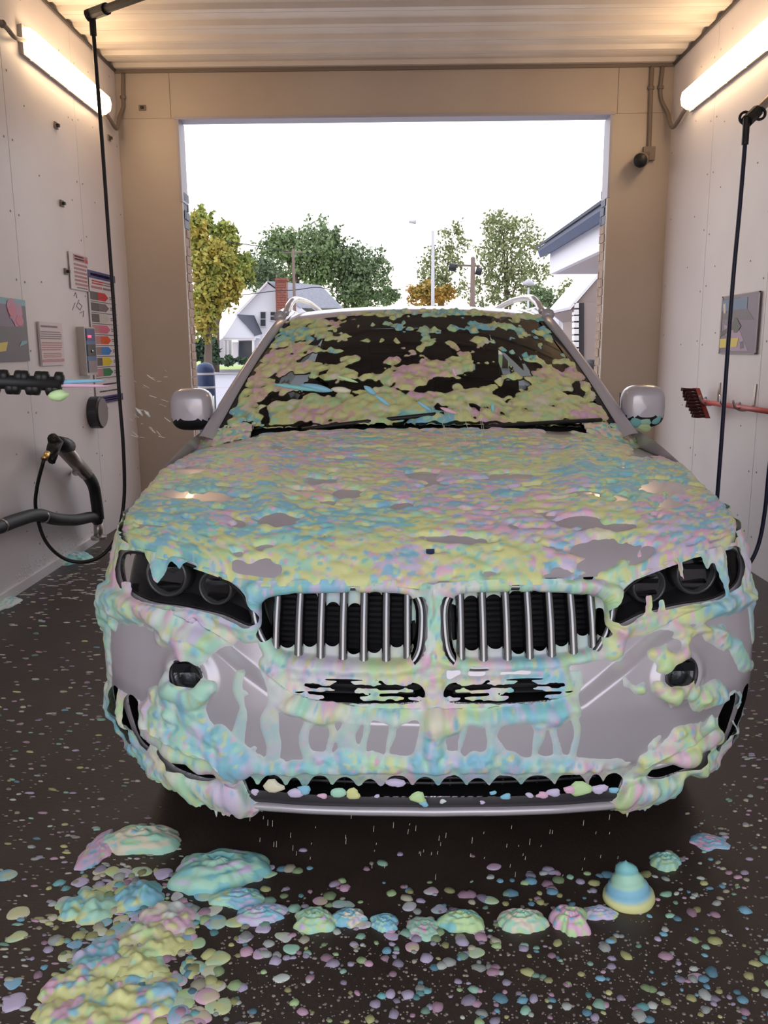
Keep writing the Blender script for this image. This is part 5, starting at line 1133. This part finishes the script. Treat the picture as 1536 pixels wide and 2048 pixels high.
# porch: small gable, dark roof slope, posts, dark doorway
front('porch_gable', [(446, 676), (474, 632), (508, 668), (508, 676)], 'white_paint', 3.0, -3.4)
MB().prism([A_(474, 630, -3.6), A_(508, 632, -.1), A_(524, 668, -.1), A_(510, 672, -3.6)], (0, .1, .05)).build('porch_roof', 'roof_dark', h)
for u in (449, 455, 506): front('porch_post', [(u-2, 675), (u+2, 675), (u+2, 728), (u-2, 728)], 'white_gloss', .2, -3.3)
front('porch_beam', [(446, 672), (510, 672), (510, 680), (446, 680)], 'white_gloss', .3, -3.35)
front('doorway', [(478, 682), (504, 682), (504, 728), (478, 728)], 'window_dark', .1, -.3); front('door', [(464, 684), (476, 684), (476, 728), (464, 728)], 'white_gloss', .1, -.32)
front('side_wall', [(425, 690), (448, 674), (448, 730), (425, 730)], 'soffit', 3, -.5)
# ---- street furniture
def pole(name, u, vt, Y, r, m, lab, grp=None, heads=()):
    p = at(u, vt, y=Y); o = empty(name, (p[0], Y, -.1), lab, 'pole', grp)
    MB().tube([(p[0], Y, -.1), p], [r, r*.7], 10).build('pole', m, o, True)
    for n_, pts, rr in heads: MB().tube([at(a, b, y=Y) for a, b in pts], rr, 8).build(n_, m if n_ != 'lamp_head' else 'black_plastic', o, True)
    return o
pole('light_pole', 866, 462, 40, .10, 'pole_grey', 'pale tall light pole above the middle of car roof', None, [('arm', [(866, 466), (845, 452), (832, 445)], .010), ('luminaire', [(832, 444), (818, 443)], [.10, .06])])
pole('floodlight_pole', 946, 515, 36, .13, 'pole_wood', 'brown pole carrying two dark floodlights among sparse trees', None, [('crossbar', [(900, 530), (960, 532)], .04), ('lamp_head', [(898, 533), (912, 536)], .16), ('lamp_head', [(952, 541), (963, 544)], .16)])
pole('lamp_post', 1057, 575, 30, .05, 'pole_grey', 'short post with white lamp head behind right roof rail', None, [('lamp_bowl', [(1046, 568), (1057, 564), (1068, 568)], [.05, .13, .05])])
pole('utility_pole', 586, 498, 56, .12, 'pole_wood', 'utility pole in front of the house roof carrying wires', None, [('crossarm', [(568, 506), (606, 505)], .05)])
def wire(pts, lab, Y): tag(MB().tube(crom([at(u, v, y=Y) for u, v in pts], 6), .028, 5).build('overhead_wire', 'wire', None, True), lab, 'wire')
wire([(340, 472), (440, 482), (520, 493), (586, 505), (640, 508)], 'upper overhead wire crossing the golden tree', 56.0)
wire([(470, 592), (550, 582), (590, 580), (640, 575), (690, 590)], 'lower overhead wire passing the chimney', 56.0)
# ---- neighbouring building at right: navy roof edge, white fascia, soffit, brown store wall
EP = at(1099, 549, x=3.2); Ye, Zs_ = EP[1], EP[2]; Zr = at(1080, 497, y=Ye)[2]; Xr_ = at(1080, 497, y=Ye)[0]
nb = empty('wash_building', (4.5, 12, -.02), 'neighbouring building with navy roof edge and white fascia at right', 'building')
box('fascia', (3.2, 8.3, Zs_), (3.3, Ye, Zr+.05), 'white_paint', nb)
MB().prism([(Xr_, 8.3, Zr-.04), (Xr_+.05, 8.3, Zr-.16), (3.2, 8.3, Zr-.10), (3.2, 8.3, Zr+.12), (Xr_, 8.3, Zr+.03)], (0, Ye+.25-8.3, 0)).build('gutter', 'navy', nb)
MB().prism([(Xr_-.03, 8.2, Zr+.03), (7.5, 8.2, Zr+2.6), (7.5, 8.2, Zr+2.7), (Xr_-.03, 8.2, Zr+.08)], (0, Ye+.35-8.2, 0)).build('roof', 'roof_dark', nb)
box('soffit', (3.3, 8.3, Zs_), (7.4, Ye, Zs_+.05), 'soffit', nb)
MB().box((3.3, Ye-.1, Zs_+.05), (7.4, Ye, Zr+.1)).build('end_board', 'white_paint', nb)
box('side_wall', (4.35, 8.4, -.1), (7.3, Ye-.8, Zs_), 'brick_tan', nb)
NY = 21.0
B_ = lambda u, v, dy=0: at(u, v, y=NY+dy)
rk_ = empty('lean_to', (*B_(1185, 720, 1)[:2], -.02), 'small sloped shelter roof below the navy eave', 'shelter')
MB().prism([B_(1138, 614), B_(1205, 538), B_(1205, 545), B_(1141, 619)], (0, 3, 0)).build('roof_slope', 'white_gloss', rk_)
MB().prism([B_(1142, 620, .1), B_(1205, 546, .1), B_(1205, 640, .1), B_(1168, 640, .1)], (0, 2.6, 0)).build('side_panel', 'brown_wall', rk_)
MB().prism([B_(1168, 605, .05), B_(1212, 605, .05), B_(1212, 828, .05), B_(1168, 828, .05)], (0, 2.6, 0)).build('wall', 'brown_wall', rk_)
MB().prism([B_(1160, 606, 0), B_(1168, 606, 0), B_(1168, 790, 0), B_(1160, 790, 0)], (0, .15, 0)).build('post', 'dark_plastic', rk_)
ra_ = empty('display_rack', (*B_(1150, 700)[:2], -.02), 'white rack with dark shelves beside the brown wall', 'rack')
for v in range(606, 735, 13):
    MB().prism([B_(1149, v), B_(1158, v), B_(1158, v+10), B_(1149, v+10)], (0, .3, 0)).build('box', 'white_gloss', ra_)
MB().prism([B_(1148, 604, .3), B_(1159, 604, .3), B_(1159, 745, .3), B_(1148, 745, .3)], (0, .1, 0)).build('back', 'window_dark', ra_)
dh = empty('house', (*at(1125, 720, y=58)[:2], -.02), 'distant white gabled building behind the right windscreen pillar', 'house')
D_ = lambda u, v, dy=0: at(u, v, y=58+dy)
MB().prism([D_(1104, 640), D_(1112, 618), D_(1148, 668), D_(1148, 735), D_(1104, 735)], (0, 6, 0)).build('wall', 'white_paint', dh); MB().prism([D_(1111, 614, -.2), D_(1152, 668, -.2), D_(1150, 673, -.2), D_(1110, 620, -.2)], (0, 6.4, 0)).build('roof', 'white_gloss', dh)
MB().prism([D_(1120, 640, -.2), D_(1123, 640, -.2), D_(1123, 735, -.2), D_(1120, 735, -.2)], (0, .2, 0)).build('corner_board', 'pole_grey', dh)
ct = at(1180, 726, y=11.7); o = empty('trash_can', (ct[0], ct[1], -.02), 'dark low bin beside the right brick pier', 'bin'); MB().lathe([(.16, 0), (.19, ct[2]-.03), (.20, ct[2]), (.17, ct[2]+.05), (0, ct[2]+.07)], (ct[0], ct[1], -.02), (0, 0, 1), 20).build('body', 'dark_plastic', o, True)
# ================================================================== FOAM ON THE FLOOR
def pile(i, u, v, wpx, hpx, hgt, cols, lab, rings_=3, noise_=.25, rows_=26, n=64):
    """heap of foam with coiled ridges; wpx, hpx its size on the picture of the floor"""
    c = at(u, v+hpx*.15, z=0.0); c2 = at(u+wpx/2, v+hpx*.15, z=0); rx = abs(c2[0]-c[0]); ry = max(.5*abs(at(u, v-hpx/2, z=0)[1]-at(u, v+hpx/2, z=0)[1])-.35*hgt, rx*.35)
    th = np.linspace(0, 2*math.pi, n, endpoint=False); t = np.linspace(0, 1, rows_)
    Tg, Hg = np.meshgrid(t, th, indexing='ij'); cx_, cy_ = np.cos(Hg), np.sin(Hg)
    out = 1+noise_*(fbm(cx_*1.6+i*7, cy_*1.6+3, 13, 3)-.5)*2
    R = Tg*out
    prof_ = (1-Tg**2.2)**.55 if rings_ else (1-Tg**2)**.6
    coil = .10*np.sin((Tg*rings_+Hg/(2*math.pi))*2*math.pi)*(1-Tg)*1.0
    nz_ = .22*(fbm(cx_*Tg*5+i*3, cy_*Tg*5, 21, 3)-.5)
    Z = hgt*np.clip(prof_+(coil+nz_)*sstep(1, .75, Tg), -.05, 2)-.002
    X = c[0]+R*cx_*rx; Y = c[1]+R*cy_*ry
    V = np.stack([X, Y, Z], -1).reshape(-1, 3)
    f1 = fbm((cx_*Tg*2.6)+i*5, (cy_*Tg*2.6)+i, 31, 3); f1 = (f1-f1.min())/(np.ptp(f1)+1e-9)+.14*np.sin((Tg*rings_+Hg/6.283)*6.283)
    f1 = f1*.75; k = np.clip((f1*len(cols)), 0, len(cols)-1.001); k0 = k.astype(int); fr = sstep(.3, .7, k-k0)[..., None]; P_ = np.array([PAL[x] for x in cols])
    Cc = (P_[k0]*(1-fr)+P_[np.minimum(k0+1, len(cols)-1)]*fr).reshape(-1, 3)
    Fc = [(a*n+b, a*n+(b+1) % n, (a+1)*n+(b+1) % n, (a+1)*n+b) for a in range(rows_-1) for b in range(n)]
    tag(obj('foam_pile', V, np.array(Fc), 'foam', None, True, Cc), lab, 'foam pile', 'foam piles on the wash floor'); FOOT.append((c[0], c[1], rx, ry))
def heap(i, u, v, wpx, hpx, hgt, cols, lab):
    """loose heap of many small foam lumps"""
    c = at(u, v, z=0); rx = abs(at(u+wpx/2, v, z=0)[0]-c[0])*1.05; ry = .5*abs(at(u, v-hpx/2, z=0)[1]-at(u, v+hpx/2, z=0)[1])
    g = .004; nx_, ny_2 = int(2.8*rx/g), int(2.8*ry/g)
    X, Y = np.meshgrid(c[0]+(np.arange(nx_)-nx_/2)*g, c[1]+(np.arange(ny_2)-ny_2/2)*g)
    fo = Foam(np.stack([X, Y, np.zeros_like(X)], -1), g, g, PAL[cols[0]]); fo.flat = True
    for k in range(int(150*rx*ry/.01)+16):
        a = RNG.uniform(0, 6.283); r = math.sqrt(RNG.random())**.8; rr = .009+.020*RNG.random()**2
        fo.splat(ny_2*g/2+ry*r*math.sin(a), nx_*g/2+rx*r*math.cos(a), rr*1.2, rr, RNG.uniform(0, 3.1), .006+.010*RNG.random()*(1.2-r), pick(cols), soft=.35, warp=.5, keepH=.72, alpha=.9)
    fo.blur(1); o = fo.build('foam_pile', None, base=-.002); del o['kind']; tag(o, lab, 'foam pile', 'foam piles on the wash floor'); FOOT.append((c[0], c[1], rx, ry))
FOOT = []
PILES = [(285, 1675, 160, 62, .045, ['green', 'mint', 'cream', 'blue'], 'olive and mint foam pile below the left front corner'), (435, 1735, 195, 92, .055, ['mint', 'teal', 'mint', 'lilac'], 'largest mint green foam pile in front of the bumper'),
 (480, 1792, 110, 46, .025, ['yellow', 'mint', 'blue', 'lilac'], 'yellow and blue foam ring under the mint pile'), (198, 1688, 70, 80, .02, ['blue', 'lilac', 'pink', 'green'], 'lilac and blue smear left of the olive pile'),
 (522, 1825, 105, 46, .025, ['teal', 'blue', 'lilac', 'mint'], 'flat teal foam pile, leftmost of the middle row'), (632, 1838, 96, 56, .032, ['green', 'mint', 'green', 'lilac'], 'lime green foam pile in the middle row'), (700, 1832, 70, 46, .026, ['teal', 'blue', 'cream', 'lilac'], 'teal foam pile between the lime and ringed piles'),
 (768, 1843, 58, 40, .022, ['teal', 'blue', 'mint'], 'small ringed teal foam pile in the middle row'), (850, 1850, 66, 50, .016, ['white', 'mint', 'pink'], 'pale smeared foam pile in the middle row'), (925, 1838, 90, 52, .032, ['mint', 'green', 'teal'], 'double swirl green foam pile below the plate area'),
 (1045, 1838, 96, 52, .034, ['green', 'mint', 'cream', 'pink'], 'green foam pile with pink edge, right of the double swirl'), (1140, 1838, 80, 64, .042, ['mint', 'green', 'pink', 'blue'], 'hollow topped foam pile beside the tall cone'), (1200, 1822, 72, 34, .018, ['green', 'lilac', 'blue'], 'low foam smear at the foot of the tall cone'),
 (1256, 1795, 80, 60, .105, ['yellow', 'blue', 'mint', 'teal'], 'tall cone shaped foam pile right of the middle row'), (1332, 1720, 62, 42, .028, ['green', 'mint', 'teal', 'pink'], 'small green foam pile behind the tall cone'), (1420, 1678, 74, 40, .014, ['lilac', 'blue', 'pink'], 'thin lilac and blue foam patch under right front corner'),
 (215, 1995, 250, 150, .05, ['yellow', 'green', 'blue', 'yellow', 'pink'], 'big yellow foam heap at the bottom left of the picture'), (300, 1885, 120, 70, .035, ['yellow', 'green', 'cream', 'yellow'], 'yellow foam heap above the big yellow heap'), (172, 1818, 96, 54, .03, ['yellow', 'mint', 'blue', 'teal'], 'yellow and blue foam heap at left of the spill'),
 (275, 1795, 80, 50, .03, ['blue', 'teal', 'yellow', 'blue'], 'blue foam heap in the left spill'), (330, 1840, 90, 60, .026, ['cream', 'yellow', 'pink', 'white'], 'cream foam heap in the middle of the left spill'), (200, 1920, 80, 60, .026, ['blue', 'teal', 'lilac'], 'blue lumps beside the yellow heaps'), (285, 1930, 90, 60, .03, ['yellow', 'mint', 'yellow'], 'pale yellow heap touching the biggest heap'),
 (145, 1116, 84, 26, .05, ['mint', 'teal', 'white'], 'teal foam drift against the left wall'), (8, 1205, 50, 30, .03, ['mint', 'white', 'teal'], 'mint foam patch on floor at the left edge')]
for i, p in enumerate(PILES):
    if i in (16, 17, 18, 19, 20, 21, 22): heap(i, *p)
    elif i != 13: pile(i, *p, rings_=0 if i in (16, 17, 20, 22) else 3, noise_=.42)
# the tall cone: soft swirl of four stacked coils, leaning a little
cc0 = at(1258, 1800, z=0); prof_ = [(.0, -.002), (.066, -.002), (.071, .010), (.066, .024), (.054, .032), (.055, .040), (.050, .052), (.041, .058), (.042, .066), (.037, .077), (.029, .083), (.031, .091), (.029, .102), (.020, .112), (.009, .116), (0, .117)]
n_ = 40; V = []; K = []
for r_, h_ in prof_:
    for j in range(n_):
        a = 2*math.pi*j/n_; V.append(cc0+np.array([r_*1.0*math.cos(a)*(1+.05*math.sin(2*a+h_*40))-.12*h_, r_*.9*math.sin(a), max(-.002, h_+.006*math.sin(a+h_*30)*(h_ > .005))])); K.append(PAL['yellow']*(h_ < .028)+PAL['blue']*(.028 <= h_ < .055)+PAL['mint']*(.055 <= h_ < .085)+PAL['teal']*(h_ >= .085))
tag(obj('foam_pile', V, np.array([(i*n_+j, i*n_+(j+1) % n_, (i+1)*n_+(j+1) % n_, (i+1)*n_+j) for i in range(len(prof_)-1) for j in range(n_)]), 'foam', None, True, np.array(K)), PILES[13][6], 'foam pile', 'foam piles on the wash floor'); FOOT.insert(13, (cc0[0], cc0[1], .07, .06))
# scattered blobs: the largest as things, the rest as one object
def on_floor(u, v):
    p = at(u, v, z=0)
    if p[0] < XL+.05 or p[0] > XR-.05: return None
    if abs(p[0]-CX) < .85 and p[1] > CY+.30: return None
    if abs(p[0]-CX) < 1.0 and p[1] > CY+.55: return None
    return p
blobs = []
def add(u, v, r, cols, el=1.0, ang=0.0):
    p = on_floor(u, v)
    if p is not None: blobs.append((p, r, cols[int(RNG.integers(len(cols)))], el, ang))
W3 = ['white', 'cream', 'white', 'pink', 'lilac', 'cream']; ALL = ['blue', 'pink', 'yellow', 'mint', 'lilac', 'white', 'teal', 'green']
for k in range(2600):                                   # field in front of the car
    u = RNG.uniform(430, 1680); v = 1770+(2160-1770)*RNG.beta(1.6, 1.3)
    if RNG.random() > .45+.55*sstep(1760, 1900, v): continue
    big = RNG.random(); add(u, v, .0016+.0032*RNG.random()**2 if big < .92 else .005+.008*RNG.random(), W3 if big < .92 else ALL, 1+.5*RNG.random(), RNG.normal(0, .4))
for k in range(170): add(RNG.normal(1200, 190), RNG.uniform(1740, 2040), .005+.012*RNG.random()**1.8, ['blue', 'blue', 'pink', 'lilac', 'yellow', 'white', 'mint'], 1+.9*RNG.random(), RNG.normal(0, .4))
for k in range(150): add(RNG.uniform(480, 1000), RNG.normal(1865, 60), .007+.014*RNG.random()**1.6, ['white', 'mint', 'lilac', 'pink', 'green', 'cream', 'lilac'], 1+.8*RNG.random(), RNG.normal(0, .4))
for k in range(560):                                    # spill at the lower left
    u = RNG.normal(280, 105); v = RNG.uniform(1740, 2140); add(u, v, .006+.024*RNG.random()**1.7, ['yellow', 'yellow', 'blue', 'green', 'pink', 'cream', 'teal', 'lilac', 'white'], 1+.5*RNG.random(), RNG.normal(0, .5))
for k in range(1500):                                   # drawn-out flecks along the left side
    u = -140+540*RNG.random()**.8; v = RNG.uniform(1150, 2120); big = RNG.random()
    if v < 1400 and RNG.random() < .3: continue
    add(u, v, .0035+.007*big**3+(.004 if v < 1450 else 0), W3+(['blue', 'mint', 'yellow'] if big > .7 else []), 1.8+2.0*RNG.random(), RNG.normal(-.12, .12))
for k in range(200): add(RNG.uniform(20, 240), RNG.uniform(1092, 1200), .006+.009*RNG.random(), ['white', 'white', 'cream', 'lilac'], 2.5+3*RNG.random(), RNG.normal(.05, .12))
for k in range(330):                                    # right side
    u = RNG.uniform(1330, 1660); v = RNG.uniform(1560, 1800); big = RNG.random(); add(u, v, .0028+.008*big**4, W3+(['blue', 'mint'] if big > .8 else []), 1.3+.8*RNG.random(), RNG.normal(.1, .3))
for k in range(80): add(RNG.uniform(1480, 1536), RNG.uniform(1250, 1560), .004+.006*RNG.random(), W3, 2.5, .1)
for k in range(30): add(RNG.uniform(560, 1300), RNG.uniform(1735, 1800), .009+.010*RNG.random(), ['lilac', 'blue', 'pink', 'green'], 1.3, 0)
blobs.sort(key=lambda b: -b[1]*math.sqrt(b[3]))
variants = [lump(900+i, 20, 6, .34, .30) for i in range(10)]; bmesh_ = {}
CN = dict(blue='sky blue', pink='pink', yellow='pale yellow', mint='mint green', lilac='lilac', white='white', teal='teal', green='lime green', cream='cream')
SHORT = ['olive pile', 'large mint pile', 'yellow and blue ring', 'lilac smear', 'flat teal pile', 'lime pile', 'middle teal pile', 'ringed teal pile', 'pale smeared pile', 'double swirl pile', 'pink edged green pile', 'hollow topped pile', 'low smear by the cone', 'tall cone', 'small green pile', 'lilac patch', 'biggest yellow heap', 'upper yellow heap', 'yellow and blue heap', 'blue heap', 'cream heap', 'blue lumps', 'pale yellow heap', 'teal drift by the wall', 'mint patch at the left edge']
for i, (p, r, c, el, ang) in enumerate(blobs[:300]):
    key = (i % 10, c)
    if key not in bmesh_:
        V, Fc = variants[key[0]]; c0 = PAL[c]; mixc = PAL[['white', 'lilac', 'mint', 'pink', 'yellow'][key[0] % 5]]; w = sstep(.2, .9, vnoise(V[:, 0]*1.7+key[0]*3, V[:, 1]*1.7, 3))[:, None]*.6
        bmesh_[key] = mkmesh('foam_blob', V, Fc, 'foam', True, c0*(1-w)+mixc*w)
    o = link('foam_blob', bmesh_[key], None, (p[0], p[1], -.001)); o.scale = (r*math.sqrt(el), r/math.sqrt(el)*1.15, r*(.5+.35*RNG.random())); o.rotation_euler = (0, 0, ang)
    reg = ('on the floor at the foot of the left wall' if p[0] < -1.9 else ('between the car and the hose loop' if p[1] > 4.4 else ('on the dark floor left of the front wheel' if p[1] > 3.4 else 'on the dark floor left of the headlamp'))) if (p[0] < -.75 and p[1] > 2.6) else ('in the spill at lower left' if p[0] < -.30 else ('on the floor right of the car nose' if p[0] > .75 else 'scattered on the floor before the bumper'))
    dn = [math.hypot(p[0]-f[0], p[1]-f[1]) for f in FOOT]; jn = int(np.argmin(dn))
    if dn[jn] < .22: reg = 'beside the '+SHORT[jn]
    sz = 'larger ' if r*math.sqrt(el) > .021 else 'small '
    tag(o, sz+CN[c]+' foam blob '+reg, 'foam', 'loose foam blobs on the floor')
for name_, sel in (('foam_flecks', blobs[300:]),):
    Vs_, Fs_, Cs_ = [], [], []; n0 = 0
    for i, (p, r, c, el, ang) in enumerate(sel):
        n = 9; a = np.linspace(0, 2*math.pi, n, endpoint=False)+RNG.random(); rad = 1+.10*RNG.normal(size=n); ca, sa = math.cos(ang), math.sin(ang)
        x = r*math.sqrt(el)*rad*np.cos(a); y = r/math.sqrt(el)*1.15*rad*np.sin(a); X = p[0]+x*ca-y*sa; Y = p[1]+x*sa+y*ca
        Vs_ += [np.stack([X, Y, np.full(n, -.001)], 1), np.stack([p[0]+(X-p[0])*.75, p[1]+(Y-p[1])*.75, np.full(n, r*.35)], 1), [[p[0], p[1], r*.5]]]
        for j in range(n): Fs_ += [(n0+j, n0+(j+1) % n, n0+n+(j+1) % n), (n0+j, n0+n+(j+1) % n, n0+n+j), (n0+n+j, n0+n+(j+1) % n, n0+2*n)]
        n0 += 2*n+1; Cs_ += [(PAL[c] if r > .005 else np.array(srgb(196, 182, 172)))*(.35+.45*RNG.random())]*(2*n+1)
    o = obj(name_, np.vstack(Vs_), np.array(Fs_), 'foam', None, True, np.array(Cs_)); tag(o, 'countless tiny foam flecks spattered over the dark wet floor', 'foam', kind='stuff')
# foam spatter climbing the foot of the left wall
sw = MB()
for k in range(160):
    u = RNG.normal(66, 22) if k < 90 else RNG.normal(140, 16); base_v = 1158-.62*(u-66); v = base_v-abs(RNG.normal(0, 22)); p = WL(u, v, .0125)
    if p[2] < .0 or p[2] > .5: continue
    sw.lathe([(RNG.uniform(.003, .014), 0), (.003, .004), (0, .005)], p, (1, 0, 0), 7)
o = sw.build('foam_spatter', 'white_gloss'); tag(o, 'white foam spatter on the foot of the left wall', 'foam', kind='stuff')
